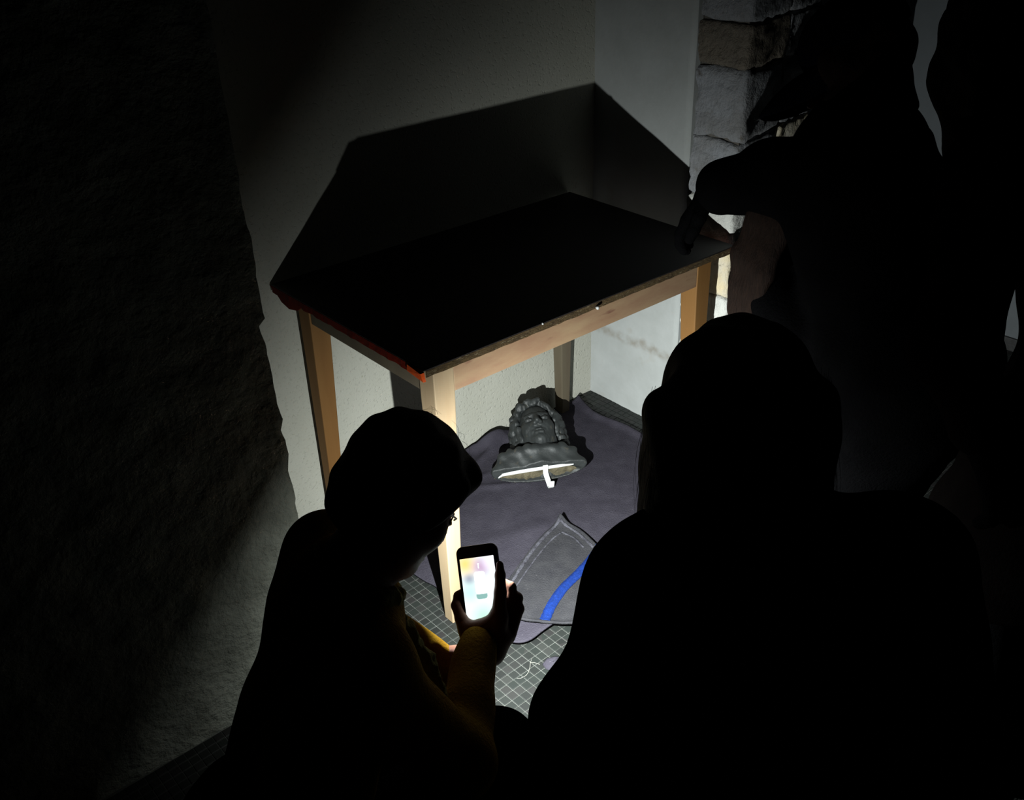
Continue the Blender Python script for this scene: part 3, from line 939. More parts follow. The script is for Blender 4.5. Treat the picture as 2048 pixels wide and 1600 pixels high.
# hair: rolled locks framing the face, a second, fuller mass on top
S = SDF(B(0, 0, 0) + [-0.2, -0.12, 0.0], B(0, 0, 0) + [0.36, 0.36, 0.22], 0.0025)
HP = lambda x, y, z: HC + HS * (x * BFr[0] + y * BFr[1] + z * BFr[2])
S.ell(HP(0, -0.03, 0.05), [0.094 * HS, 0.088 * HS, 0.092 * HS], BFr, 0)
S.ell(HP(0, 0.06, -0.01), [0.066 * HS, 0.12 * HS, 0.083 * HS], BFr, 0.01, True)
hr = random.Random(5)
for k in range(27):
    t = k / 26
    a = math.radians(-28 + 236 * t)
    rx, rz = 0.080, 0.096
    x, z = math.cos(a) * rx, 0.008 + math.sin(a) * rz
    for lay in range(2):
        xx, zz = x * (1 + 0.17 * lay), z * (1 + 0.15 * lay) - 0.005 * lay
        y = 0.050 - 0.026 * lay + hr.uniform(-0.008, 0.008) - 0.02 * abs(math.cos(a)) + 0.012 * math.sin(a)
        tw = hr.uniform(-0.7, 0.7)
        d = np.array([-math.sin(a + tw), hr.uniform(-0.4, 0.4), math.cos(a + tw)]) * 0.013
        r = hr.uniform(0.0105, 0.0145) * HS
        S.cap(HP(xx - d[0], y - d[1], zz - d[2]), HP(xx + d[0], y + d[1], zz + d[2]), r, r * 0.8, 0.004)
for q in (-1, 1):                                                       # locks falling beside the cheeks to the shoulders
    for i in range(5):
        z0 = 0.03 - 0.028 * i
        S.ell(HP(q * (0.088 + 0.006 * math.sin(i * 2)), 0.018 - 0.008 * i, z0), [0.020 * HS, 0.026 * HS, 0.018 * HS], BFr, 0.004)
        S.ell(HP(q * 0.098, -0.02 - 0.004 * i, z0 - 0.012), [0.020 * HS, 0.028 * HS, 0.020 * HS], BFr, 0.004)
S.rough(0.0013, 190, 8)
bpart(S, 'hair', 'bronze')
# shoulders and chest with a draped, scalloped upper edge
S = SDF(B(0, 0, 0) + [-0.24, -0.2, 0.0], B(0, 0, 0) + [0.30, 0.25, 0.16], 0.0025)
S.ell(B(0.012, 0, 0.046), [0.149, 0.050, 0.046], np.stack([BX, BA, UP]), 0)
S.cut(B(0, 0, 0.060), UP)
S.ell(B(0.045, 0, 0.050), [0.100, 0.045, 0.024], np.stack([BX, BA, UP]), 0.02)
S.cap(B(0.02, 0, 0.040), B(0.12, 0.006, 0.045), 0.038, 0.036, 0.02)
for i in range(9):                                                      # scallops of the drapery collar
    t = i / 8
    x = -0.106 + 0.212 * t
    zc = 0.062 + 0.032 * math.sin(math.pi * (0.06 + 0.88 * t)) ** 0.7
    S.ell(B(0.050 + 0.006 * (i % 2), x, zc), [hr.uniform(0.014, 0.022), 0.018, hr.uniform(0.009, 0.014)], np.stack([BX, BA, UP]), 0.006)
    pass
for i in range(26):
    t = i / 25
    x = -0.108 + 0.216 * t
    zc = 0.060 + 0.028 * math.sin(math.pi * (0.06 + 0.88 * t)) ** 0.7
    S.cap(B(0.046, x, zc), B(0.004, x * 1.21, 0.046 + 0.1 * (zc - 0.05)), 0.0085, 0.0095, 0.012)
S.rough(0.0012, 120, 4)
S.cut(B(0, 0, 0), -BA)
S.cut(B(0, 0, 0.001), -UP)
X, Y, Z = S._grid((slice(None),) * 3)
S.ell(B(-0.012, 0.0, 0.030), [0.139, 0.036, 0.0245], np.stack([BX, BA, UP]), 0.003, True)
bpart(S, 'chest', 'bronze')['label'] = 'draped bronze chest with scalloped edge'
S = SDF(B(0, 0, 0) + [-0.24, -0.2, 0.0], B(0, 0, 0) + [0.30, 0.25, 0.16], 0.003)
S.ell(B(-0.001, 0.0, 0.030), [0.140, 0.028, 0.026], np.stack([BX, BA, UP]), 0)
S.cut(B(0.008, 0, 0), -(BA * 0.97 - UP * 0.0)); S.cut(B(0, 0, 0.002), -UP)
S.rough(0.0022, 120, 2)
bpart(S, 'core', 'plug')['label'] = 'pale rough filling inside the hollow base'
# white bracket: bar across the hollow, strap and hook standing out of it
mb = MB().strip([B(0.004, -0.130, 0.034), B(0.002, -0.116, 0.042), B(0.002, -0.05, 0.046), B(0.002, 0.06, 0.051), B(0.002, 0.105, 0.054), B(0.006, 0.128, 0.048)], tuple(UP), 0.0125, 0.004)
o = mb.build('bracket_bar', 'white', bevel=0.0012); o.data.transform(Matrix.Translation(-Vector(BO))); o.parent = bust
o['label'] = 'white painted bar across the base'
HB = 0.017
mb = MB().strip([B(-0.003, HB, 0.061), B(-0.003, HB, 0.048), B(-0.004, HB, 0.034), B(-0.010, HB + 0.002, 0.024), B(-0.040, HB + 0.006, 0.009), B(-0.048, HB + 0.007, 0.0095), B(-0.054, HB + 0.008, 0.017), B(-0.056, HB + 0.009, 0.036)], tuple(BX), 0.016, 0.0045)
o = mb.build('bracket_hook', 'white', bevel=0.0012); o.data.transform(Matrix.Translation(-Vector(BO))); o.parent = bust
o['label'] = 'white painted strap bent into a hook'

# ------------------------------------------------------------------ phone
ph = empty('smartphone', (0, 0, 0))
pn = Vector((-0.612, -0.512, 0.602)).normalized()
pu = Vector((0.318, 0.538, 0.781)); pu = (pu - pn * pu.dot(pn)).normalized()
pr = pu.cross(pn)
PC = Vector((-1.3343, -1.0572, 0.5433))
PM = Matrix((pr, pu, pn)).transposed().to_4x4(); PM.translation = PC
ph.matrix_world = PM
tag(ph, 'black smartphone with a glowing screen, torch on, held in a hand', 'phone')
PW, PH, PT = 0.0765, 0.153, 0.0095
MB().prism(rounded_rect(PW, PH, 0.013, 8), -PT / 2, PT / 2).build('case', 'black', ph, bevel=0.0022, seg=3)
MB().prism(rounded_rect(PW - 0.006, PH - 0.006, 0.010, 8), PT / 2 - 0.0002, PT / 2 + 0.0004).build('front_glass', 'glass', ph)
SX, SY = -0.0015, -0.0010
sw, sh = 0.0625, 0.111
sm = bpy.data.materials.new('lit_screen'); sm.use_nodes = True
_nt = sm.node_tree; _b = _nt.nodes['Principled BSDF']
_b.inputs['Base Color'].default_value = (0.01, 0.01, 0.01, 1); _b.inputs['Roughness'].default_value = 0.2
_tc = N(_nt, 'ShaderNodeTexCoord')
col = None
for (cx, cy, rad, cc) in ((-0.022, 0.046, 0.034, (255, 206, 90)), (0.006, 0.038, 0.028, (186, 150, 186)), (0.024, 0.045, 0.022, (240, 228, 248)), (-0.018, 0.018, 0.018, (140, 146, 166)), (-0.020, -0.005, 0.028, (186, 226, 222)), (0.0, -0.050, 0.034, (180, 236, 206)), (0.020, 0.008, 0.014, (226, 240, 240))):
    vm = N(_nt, 'ShaderNodeVectorMath', operation='DISTANCE'); vm.inputs[1].default_value = (cx, cy, 0)
    _nt.links.new(_tc.outputs['Object'], vm.inputs[0])
    r = N(_nt, 'ShaderNodeMapRange', interpolation_type='SMOOTHSTEP')
    r.inputs[1].default_value = 0.0; r.inputs[2].default_value = rad; r.inputs[3].default_value = 0.85; r.inputs[4].default_value = 0.0
    _nt.links.new(vm.outputs['Value'], r.inputs[0])
    mx = N(_nt, 'ShaderNodeMix', data_type='RGBA'); mx.inputs[7].default_value = lin(cc)
    if col is None: mx.inputs[6].default_value = lin((228, 240, 240))
    else: _nt.links.new(col, mx.inputs[6])
    _nt.links.new(r.outputs[0], mx.inputs[0]); col = mx.outputs[2]
_nt.links.new(col, _b.inputs['Emission Color']); _b.inputs['Emission Strength'].default_value = 1.35
scr = MB().prism(rounded_rect(sw, sh, 0.001, 2), -0.0002, 0.0002).build('screen', sm, ph)
scr.location = (SX, SY, PT / 2 + 0.0005)
scr['label'] = 'lit screen showing the torch control over a blurred picture'
e1, e2, e3 = emit('slider_white', (1, 1, 1, 1), 2.2), emit('slider_teal', lin((150, 196, 190)), 1.0), emit('icon_white', (1, 1, 1, 1), 1.5)
sl = MB().prism(rounded_rect(0.020, 0.040, 0.005, 5), 0, 0.0003).build('torch_slider', e1, scr); sl.location = (0.0015, 0.010, 0.0003)
sl['label'] = 'white torch brightness bar'
sl = MB().prism([(-0.010, 0.0035), (-0.010, -0.001), (-0.0085, -0.0042), (-0.005, -0.0052), (0.005, -0.0052), (0.0085, -0.0042), (0.010, -0.001), (0.010, 0.0035)], 0, 0.0003).build('torch_slider_foot', e2, scr)
sl.location = (0.0015, -0.0135, 0.0003)
ic = MB().prism([(-0.0017, 0.0045), (0.0017, 0.0045), (0.0017, 0.0030), (0.0010, 0.0020), (0.0010, -0.0045), (-0.0010, -0.0045), (-0.0010, 0.0020), (-0.0017, 0.0030)], 0, 0.0003).build('torch_icon', e3, scr)
ic.location = (0.0015, 0.0400, 0.0003)
mb = MB(); mb.tube([(-0.006, 0.0, 0), (0.006, 0, 0)], 0.0008, 6); sp = mb.build('speaker_slot', 'black', ph); sp.location = (0, PH / 2 - 0.011, PT / 2 + 0.0006)
for nm, m_, xy, rr in (('camera_lens', 'glass', (0.020, PH / 2 - 0.016), 0.006), ('torch_lens', 'white', None, 0.0035)):
    loc = Vector((*xy, -PT / 2 - 0.0004)) if xy else None
    if loc is None:
        l = PM.inverted() @ TORCH_LOC; loc = Vector((l.x, min(l.y, 0.068), -PT / 2 - 0.0004))
    mb = MB(); mb.tube([(0, 0, -0.0005), (0, 0, 0.0006)], rr, 16)
    o = mb.build(nm, m_, ph); o.location = loc
_tl = PM.inverted() @ TORCH_LOC
lo.location = PM @ Vector((_tl.x, min(_tl.y, 0.068), -PT / 2 - 0.006))

# ------------------------------------------------------------------ people
def arr(d): return {k: np.array(v, float) for k, v in d.items()}


def bounds(pts, m):
    P = np.array(pts); return P.min(0) - m, P.max(0) + m


def hand_sdf(S, wr, d, n, s=1.0, curl=0.5, side=1):
    """relaxed five-fingered hand: d along the fingers, n the palm's normal"""
    d = np.array(d, float); d /= np.linalg.norm(d); n = np.array(n, float); n -= d * (n @ d); n /= np.linalg.norm(n)
    t = np.cross(d, n) * side
    P = lambda a, b, c: wr + s * (a * d + b * t + c * n)
    S.cap(wr - d * 0.03, P(0.02, 0, 0), 0.026 * s, 0.026 * s, 0.02)
    for b in (-0.028, -0.010, 0.010, 0.028): S.cap(P(0.02, b * 0.6, 0), P(0.085, b, 0), 0.015 * s, 0.012 * s, 0.012)
    for b, L in ((0.030, 0.072), (0.010, 0.082), (-0.010, 0.076), (-0.030, 0.060)):
        p = P(0.088, b, 0); a = 0.0; r = 0.0098 * s
        for f, seg in enumerate((0.45, 0.31, 0.24)):
            a += curl * (0.5 + 0.35 * f)
            q = p + s * L * seg * (d * math.cos(a) + n * math.sin(a)) + t * b * 0.08
            S.cap(p, q, r, r * 0.9, 0.004); p = q; r *= 0.9
    p = P(0.025, 0.024, 0.004)
    for q, r0, r1 in ((P(0.055, 0.046, 0.016), 0.014, 0.012), (P(0.082, 0.054, 0.024), 0.011, 0.010), (P(0.104, 0.055, 0.030), 0.010, 0.008)):
        S.cap(p, q, r0 * s, r1 * s, 0.006); p = q


def torso_prims(S, J, g=0.0, k=0.05, tk=1.0):
    ls, rs, pv, nk = J['l_sh'], J['r_sh'], J['pelvis'], J['neck']
    ax = (ls - rs) / np.linalg.norm(ls - rs)
    mid = (ls + rs) / 2
    for q in (-1, 1):
        sh = mid + ax * q * 0.095 + (mid - nk) * 0.25 * 0
        S.cap(pv + ax * q * 0.075, mid * 0.45 + pv * 0.55 + ax * q * 0.065, 0.115 * tk + g, 0.098 * tk + g, k)
        S.cap(mid * 0.45 + pv * 0.55 + ax * q * 0.065, mid * 0.86 + pv * 0.14 + ax * q * 0.075, 0.098 * tk + g, 0.110 * tk + g, k)
    S.cap(rs, ls, 0.060 + g, 0.060 + g, 0.06)
    S.cap(mid * 0.9 + pv * 0.1, nk, 0.075 + g, 0.055 + g, 0.05)


def arm_prims(S, J, q, g=0.0, upper=(0.058, 0.044), lower=(0.044, 0.029), k=0.03, t1=1.0):
    a, b, c = J[q + '_sh'], J[q + '_el'], J[q + '_wr']
    S.cap(a, b, upper[0] + g, upper[1] + g, k)
    S.cap(b, b + (c - b) * t1, lower[0] + g, lower[1] + g, k)


def leg_prims(S, J, q, g=0.0, k=0.03):
    S.cap(J[q + '_hip'], J[q + '_kn'], 0.088 + g, 0.058 + g, k)
    S.cap(J[q + '_kn'], J[q + '_an'], 0.056 + g, 0.038 + g, k)
    if g == 0.0: S.cap(J[q + '_an'] - np.array([0, 0, 0.02]), J[q + '_toe'], 0.036, 0.026, 0.02)


def finish(J):
    ax = (J['l_sh'] - J['r_sh']) / np.linalg.norm(J['l_sh'] - J['r_sh'])
    J.setdefault('l_hip', J['pelvis'] + ax * 0.095 - np.array([0, 0, 0.02])); J.setdefault('r_hip', J['pelvis'] - ax * 0.095 - np.array([0, 0, 0.02]))
    return J


def person(J, Fr, label, shirt, trousers, res=0.006, hands=('l', 'r'), hs=1.0, coat_g=0.02, sleeve=(0.016, 0.020), tsleeve=0.92, hdir=None, extra=None, skirt=0.0, nk=0.072, shade_gloves='', wr=(0.050, 0.032), tk=1.0, tsleeve_l=None):
    J = finish(J)
    lo_, hi_ = bounds([J[k] for k in J], 0.2)
    lo_[2] = max(lo_[2], 0.0); hi_[2] += 0.1
    S = SDF(lo_, hi_, res)
    torso_prims(S, J, tk=tk); S.cap(J['neck'], J['head'] - Fr[2] * 0.05, 0.056, 0.054, 0.03)
    for q in 'lr':
        arm_prims(S, J, q); leg_prims(S, J, q)
    head_sdf(S, J['head'], Fr, hs, neck=False)
    for q in hands:
        d = J[q + '_wr'] - J[q + '_el']; d /= np.linalg.norm(d)
        nrm = (hdir or {}).get(q, (0, 0, -1))
        hand_sdf(S, J[q + '_wr'] + d * 0.02, (hdir or {}).get(q + 'd', d), nrm, 1.0, 0.5, 1 if q == 'l' else -1)
    body = S.build('person', 'skin', None, extra)
    tag(body, label, 'person')
    # jacket
    S = SDF(lo_, hi_, res)
    torso_prims(S, J, coat_g, tk=tk)
    for q in 'lr':
        a, b, c = J[q + '_sh'], J[q + '_el'], J[q + '_wr']
        e = b + (c - b) * (tsleeve if q == 'r' else tsleeve_l or tsleeve)
        S.cap(a, b, 0.060 + sleeve[1], 0.050 + sleeve[1], 0.03)
        S.cap(b, e, wr[0] + sleeve[1], wr[1] + sleeve[0], 0.03)
        S.cap(e, e + (c - b) * 0.2, 0.024, 0.024, 0.0, True)
    mid = (J['l_sh'] + J['r_sh']) / 2
    S.cap(mid, J['neck'], 0.10 * tk, nk, 0.04)
    S.cap(J['neck'], J['neck'] + (J['head'] - J['neck']) * 0.12, nk + 0.004, nk + 0.002, 0.01)
    if skirt:
        for q in 'lr': S.cap(J[q + '_hip'], J[q + '_hip'] * (1 - skirt) + J[q + '_kn'] * skirt, 0.13 + coat_g, 0.14 + coat_g, 0.08)
    S.rough(0.003, 26, 5)
    jk = S.build('jacket', shirt, body)
    for q in shade_gloves:  # invented black gloves, standing in for the shade on these hands
        d = J[q + '_wr'] - J[q + '_el']; d /= np.linalg.norm(d)
        S = SDF(*bounds([J[q + '_wr']], 0.26), 0.005)
        hand_sdf(S, J[q + '_wr'] + d * 0.02, (hdir or {}).get(q + 'd', d), (hdir or {}).get(q, (0, 0, -1)), 1.0, 0.5, 1 if q == 'l' else -1)
        S.F -= 0.004
        S.build('glove', 'blackcloth', body)
    S = SDF(lo_, hi_, res)
    S.cap(J['l_hip'], J['r_hip'], 0.125, 0.125, 0.04)
    S.cap(J['pelvis'], J['pelvis'] * 0.8 + J['neck'] * 0.2, 0.125, 0.115, 0.04)
    for q in 'lr':
        leg_prims(S, J, q, 0.014)
        S.cap(J[q + '_an'], J[q + '_an'] * 1.25 - J[q + '_kn'] * 0.25, 0.046, 0.046, 0.0, True)
    S.rough(0.003, 30, 9)
    S.build('trousers', trousers, body)
    for q in 'lr':
        a, t = J[q + '_an'], J[q + '_toe']
        S = SDF(*bounds([a, t], 0.09), 0.005)
        v = (t - a); v[2] = 0
        v /= np.linalg.norm(v) + 1e-9
        S.cap(a - v * 0.03, a + v * 0.02 - np.array([0, 0, 0.015]), 0.046, 0.048, 0.02)
        S.cap(a - v * 0.035 - np.array([0, 0, 0.03]), t + v * 0.02, 0.042, 0.036, 0.03)
        S.cut((a[0], a[1], max(min(a[2], t[2]) - 0.075, 0.001)), (0, 0, -1))
        S.build('shoe', 'shoe', body)
    return body, J


def strands(name, roots, m, parent, r=0.0004):
    mb = MB()
    for pts in roots:
        mb.tube(pts, [r * (1.0 - 0.6 * i / (len(pts) - 1)) for i in range(len(pts))], 3, False)
    o = mb.build(name, m, parent, smooth=True)
    o['kind'] = 'stuff'
    return o


# --- the crouching person who holds the phone
J1 = arr({'head': (-1.507, -1.104, 0.857), 'neck': (-1.619, -1.095, 0.745), 'l_sh': (-1.584, -0.981, 0.708), 'r_sh': (-1.670, -1.215, 0.676),
          'r_el': (-1.565, -1.280, 0.470), 'r_wr': (-1.377, -1.098, 0.476), 'l_el': (-1.529, -0.890, 0.510), 'l_wr': (-1.409, -1.046, 0.384),
          'pelvis': (-1.850, -1.150, 0.340), 'r_kn': (-1.476, -1.252, 0.386), 'l_kn': (-1.570, -1.020, 0.300),
          'r_an': (-1.720, -1.270, 0.075), 'l_an': (-1.740, -1.030, 0.075), 'r_toe': (-1.570, -1.265, 0.035), 'l_toe': (-1.590, -1.015, 0.035)})
Fr1 = frame((0.631, -0.186, -0.753), (0.776, 0.137, 0.616))
# right hand, modelled in the phone's own axes: thumb in front on one edge, little finger on the other, three fingers behind
S = SDF((-0.085, -0.19, -0.06), (0.085, 0.06, 0.06), 0.002)
_wl = PM.inverted() @ Vector(J1['r_wr'])
S.cap(tuple(_wl), (0.0, -0.112, -0.004), 0.025, 0.029, 0.01)
S.ell((0.002, -0.090, 0.000), (0.043, 0.030, 0.021), None, 0.015)
S.cap((0.018, -0.092, 0.010), (0.028, -0.052, 0.019), 0.018, 0.015, 0.012)
S.chain([(0.028, -0.052, 0.019), (0.036, -0.012, 0.0185)], [0.0135, 0.0112], 0.008)
S.chain([(0.036, -0.012, 0.0185), (0.0392, 0.018, 0.016), (0.0405, 0.036, 0.0135)], [0.0108, 0.0092, 0.0068], 0.004)
S.chain([(-0.034, -0.068, 0.010), (-0.002, -0.070, 0.015), (0.024, -0.060, 0.018)], [0.013, 0.0145, 0.015], 0.012)
S.cap((-0.030, -0.090, 0.002), (-0.043, -0.050, 0.004), 0.017, 0.0115, 0.012)
S.chain([(-0.043, -0.050, 0.004), (-0.0495, -0.026, 0.000), (-0.046, -0.010, -0.009), (-0.034, -0.002, -0.0135)], [0.0112, 0.0098, 0.0085, 0.007], 0.004)
for pts, r in (([(0.034, -0.078, -0.008), (0.049, -0.008, -0.017), (0.022, 0.010, -0.0175), (-0.002, 0.008, -0.0150)], 0.0112),
               ([(0.036, -0.086, -0.010), (0.0575, -0.028, -0.020), (0.028, -0.012, -0.0195), (0.002, -0.013, -0.0160)], 0.0115),
               ([(0.034, -0.094, -0.010), (0.0580, -0.047, -0.020), (0.026, -0.034, -0.0190), (0.002, -0.034, -0.0155)], 0.0108)):
    S.cap(pts[0], pts[1], r * 1.15, r, 0.006); S.cap(pts[1], pts[2], r, r * 0.9, 0.003); S.cap(pts[2], pts[3], r * 0.88, r * 0.72, 0.003)
S.ell((0.041, 0.036, 0.0175), (0.0052, 0.0075, 0.003), None, 0.002)
hv, hq = S.extract()
pm = np.array(PM)
hv = hv @ pm[:3, :3].T + pm[:3, 3]
p1, J1 = person(J1, Fr1, 'crouching dark-haired person in a mustard fleece jacket lighting the bust with a phone', 'mustard', 'denim', 0.006, hands=('l',), hs=0.92, nk=0.058, tk=0.72, tsleeve_l=1.08,
                tsleeve=0.93, sleeve=(0.006, 0.004), coat_g=0.010, wr=(0.050, 0.028), hdir={'l': (0.6, -0.6, 0.2), 'ld': (-0.25, -0.25, -0.9)}, extra=[(hv, hq)])
H1 = lambda x, y, z: J1['head'] + 0.92 * (x * Fr1[0] + y * Fr1[1] + z * Fr1[2])
lo_, hi_ = J1['head'] - 0.22, J1['head'] + 0.22
S = SDF(lo_, hi_, 0.004)
S.ell(H1(0, -0.018, 0.042), (0.083, 0.098, 0.086), Fr1, 0)
S.ell(H1(0, -0.066, -0.020), (0.070, 0.050, 0.075), Fr1, 0.03)
S.ell(H1(0.0, 0.072, 0.078), (0.056, 0.026, 0.030), Fr1, 0.03)
for q in (-1, 1): S.cap(H1(q * 0.074, 0.045, 0.05), H1(q * 0.080, 0.015, -0.03), 0.013, 0.008, 0.02)
S.ell(H1(0, 0.092, -0.040), (0.058, 0.057, 0.090), Fr1, 0.01, True)
S.rough(0.0025, 60, 2)
S.build('hair', 'hair', p1)
rr = random.Random(21)
ls = []
for k in range(26):                                                     # stray hairs lifting off the crown and the fringe
    a = rr.uniform(-1.2, 1.2); b = rr.uniform(-0.7, 1.0)
    d = Vector((math.sin(a) * math.cos(b), math.sin(b) * 0.9 + 0.1, math.cos(a) * math.cos(b)))
    base = Vector(H1(0, -0.02, 0.05)) + Vector(d.x * Fr1[0] + d.y * Fr1[1] + d.z * Fr1[2]) * 0.084
    side = Vector((rr.uniform(-1, 1), rr.uniform(-1, 1), rr.uniform(-1, 1)))
    nrm_ = Vector(d.x * Fr1[0] + d.y * Fr1[1] + d.z * Fr1[2]); side = (side - nrm_ * side.dot(nrm_)).normalized()
    L = rr.uniform(0.015, 0.04)
    ls.append([base + side * L * t + nrm_ * (0.002 + 0.006 * math.sin(t * 3.0)) for t in (0, 0.25, 0.5, 0.75, 1.0)])
strands('loose_hair', ls, 'hair', p1, 0.0003)
# spectacles: two rims, bridge and side arms
mb = MB()
for q in (-1, 1):
    ring = [H1(q * 0.029 + 0.018 * math.cos(t), 0.089 - 0.012 * q * math.cos(t), 0.001 + 0.016 * math.sin(t)) for t in np.linspace(0, 2 * math.pi, 21)]
    mb.tube(ring, 0.0013, 6)
    mb.tube([H1(q * 0.046, 0.083, 0.006), H1(q * 0.066, 0.070, 0.008), H1(q * 0.081, 0.0, 0.010), H1(q * 0.080, -0.02, -0.004)], 0.0015, 6)
mb.tube([H1(-0.011, 0.097, 0.004), H1(0, 0.101, 0.006), H1(0.011, 0.097, 0.004)], 0.0013, 6)
mb.build('spectacles', 'silver', p1, smooth=True)
# pale fleece collar and front edging
lo_, hi_ = bounds([(-1.62, -1.25, 0.42), (-1.52, -0.98, 0.83)], 0.10)
S = SDF(lo_, hi_, 0.004)
cen = J1['neck'] * 0.6 + (J1['l_sh'] + J1['r_sh']) / 2 * 0.4
nx = (J1['head'] - cen); nx /= np.linalg.norm(nx)
e1_ = np.cross(nx, [0, 0, 1.0]); e1_ /= np.linalg.norm(e1_); e2_ = np.cross(nx, e1_)
ringp = [cen + nx * 0.032 + (e1_ * math.cos(t) + e2_ * math.sin(t)) * 0.062 for t in np.linspace(0, 2 * math.pi, 19)]
S.chain(ringp, [0.017] * 19, 0.01)
S.chain([(-1.580, -1.131, 0.700), (-1.553, -1.140, 0.632), (-1.534, -1.158, 0.572), (-1.530, -1.180, 0.520), (-1.538, -1.210, 0.470)], [0.017, 0.018, 0.017, 0.015, 0.013], 0.01)
S.rough(0.003, 150, 6)
S.build('collar', 'fleece', p1)['label'] = 'pale fleece collar and front edge'

# --- the long-haired person kneeling nearest the camera
J2 = arr({'head': (-1.375, -1.594, 1.128), 'neck': (-1.395, -1.622, 1.045), 'l_sh': (-1.476, -1.581, 0.964), 'r_sh': (-1.330, -1.775, 1.020),
          'l_el': (-1.603, -1.609, 0.868), 'l_wr': (-1.680, -1.612, 0.715), 'r_el': (-1.340, -1.880, 0.830), 'r_wr': (-1.330, -1.780, 0.690),
          'pelvis': (-1.590, -1.800, 0.500), 'l_kn': (-1.500, -1.620, 0.066), 'r_kn': (-1.360, -1.800, 0.066), 'l_an': (-1.860, -1.800, 0.085), 'r_an': (-1.720, -1.990, 0.085),
          'l_toe': (-1.960, -1.860, 0.040), 'r_toe': (-1.820, -2.050, 0.040)})
Fr2 = frame((0.379, 0.401, -0.834 * 0.6), (0.556, 0.587, 0.588))
p2, J2 = person(J2, Fr2, 'kneeling person with long brown hair and a dark coat, back turned to the viewer', 'navy', 'blackcloth', 0.007, coat_g=0.018, sleeve=(0.016, 0.012), hs=0.94)
H2 = lambda x, y, z: J2['head'] + x * Fr2[0] + y * Fr2[1] + z * Fr2[2]
S = SDF(J2['head'] - [0.26, 0.26, 0.34], J2['head'] + [0.22, 0.22, 0.2], 0.004)
S.ell(H2(0, -0.020, 0.040), (0.084, 0.098, 0.088), Fr2, 0)
dn = np.array([0, 0, -1.0])
for i in range(13):
    a = math.radians(-200 + 220 * i / 12)
    root = H2(0.080 * math.cos(a), -0.02 + 0.088 * math.sin(a), 0.02)
    tip = root + dn * (0.165 + 0.02 * math.sin(i * 2.1)) - Fr2[1] * 0.02 + (0.010 * math.cos(a)) * Fr2[0]
    S.cap(root, tip, 0.022, 0.015, 0.02)
S.ell(H2(0, 0.10, -0.035), (0.058, 0.06, 0.095), Fr2, 0.01, True)
S.rough(0.0025, 70, 3)
S.build('hair', 'hair_brown', p2)
ls = []
for k in range(420):                                                    # fine hanging hairs around the outline
    a = math.radians(rr.uniform(-215, 35))
    ro = 1.0 + rr.uniform(0.0, 0.05)
    z0 = rr.uniform(-0.03, 0.06)
    root = Vector(H2(0.088 * ro * math.cos(a), -0.02 + 0.099 * ro * math.sin(a), z0))
    out = Vector(Fr2[0] * math.cos(a) + Fr2[1] * math.sin(a)); out.z = 0
    L = rr.uniform(0.12, 0.21); sw = rr.uniform(0.0, 0.016)
    ls.append([root + Vector((0, 0, -L * t)) + out * (sw * math.sin(t * 2.6) + 0.004) for t in (0, 0.2, 0.4, 0.6, 0.8, 1.0)])
strands('loose_hair', ls, 'hair_brown', p2, 0.00024)

# --- the person in a cap who leans on the table's far end
J3 = arr({'head': (-0.284, -1.030, 1.293), 'neck': (-0.297, -1.047, 1.155), 'l_sh': (-0.460, -1.154, 1.132), 'r_sh': (-0.196, -0.978, 1.036),
          'l_el': (-0.459, -0.992, 1.088), 'l_wr': (-0.450, -0.842, 1.032), 'r_el': (-0.438, -0.982, 0.845), 'r_wr': (-0.524, -1.141, 0.778),
          'pelvis': (-0.400, -1.300, 0.760), 'l_kn': (-0.420, -1.200, 0.400), 'r_kn': (-0.270, -1.130, 0.400), 'l_an': (-0.480, -1.330, 0.080), 'r_an': (-0.330, -1.270, 0.080),
          'l_toe': (-0.540, -1.230, 0.035), 'r_toe': (-0.390, -1.160, 0.035)})
Fr3 = frame((-0.626, 0.606, -0.491), (-0.010, 0.605, 0.796))
p3, J3 = person(J3, Fr3, 'person in a peaked cap reaching an arm out over the far end of the table', 'blackcloth', 'blackcloth', 0.007, coat_g=0.03, sleeve=(0.030, 0.026), skirt=0.9, shade_gloves='lr',
                hdir={'l': (0, 0, -1), 'ld': (-0.25, 0.50, -0.80)}, tk=1.1)
H3 = lambda x, y, z: J3['head'] + x * Fr3[0] + y * Fr3[1] + z * Fr3[2]
S = SDF(J3['head'] - 0.24, J3['head'] + 0.24, 0.004)
S.ell(H3(0, -0.018, 0.052), (0.093, 0.114, 0.086), Fr3, 0)
S.cut(H3(0, 0, 0.030), -Fr3[2])
for i in range(6):
    a = math.radians(i * 60)
    S.cap(H3(0.090 * math.cos(a), -0.018 + 0.111 * math.sin(a), 0.045), H3(0.01 * math.cos(a), -0.018, 0.138), 0.0022, 0.0022, 0.002)
S.ell(H3(0, -0.018, 0.139), (0.009, 0.009, 0.006), Fr3, 0.002)
cap_ = S.build('cap', 'navy', p3)
V = []; F = []
n1, n2 = 16, 8
for lay in (0, 1):
    for j in range(n2 + 1):
        for i in range(n1 + 1):
            u = -1 + 2 * i / n1; v = j / n2
            x = 0.078 * u * (1 - 0.10 * v)
            y0 = 0.068 + 0.026 * (1 - u * u)
            y1 = y0 + 0.118 * (1 - u ** 4) ** 0.5
            y = y0 + (y1 - y0) * v
            z = 0.036 - 0.030 * u * u - 0.034 * v * v - lay * 0.004
            V.append(H3(x, y, z))
m_ = (n1 + 1) * (n2 + 1)
for j in range(n2):
    for i in range(n1):
        k = j * (n1 + 1) + i
        F.append((k, k + 1, k + n1 + 2, k + n1 + 1)); F.append((m_ + k + n1 + 1, m_ + k + n1 + 2, m_ + k + 1, m_ + k))
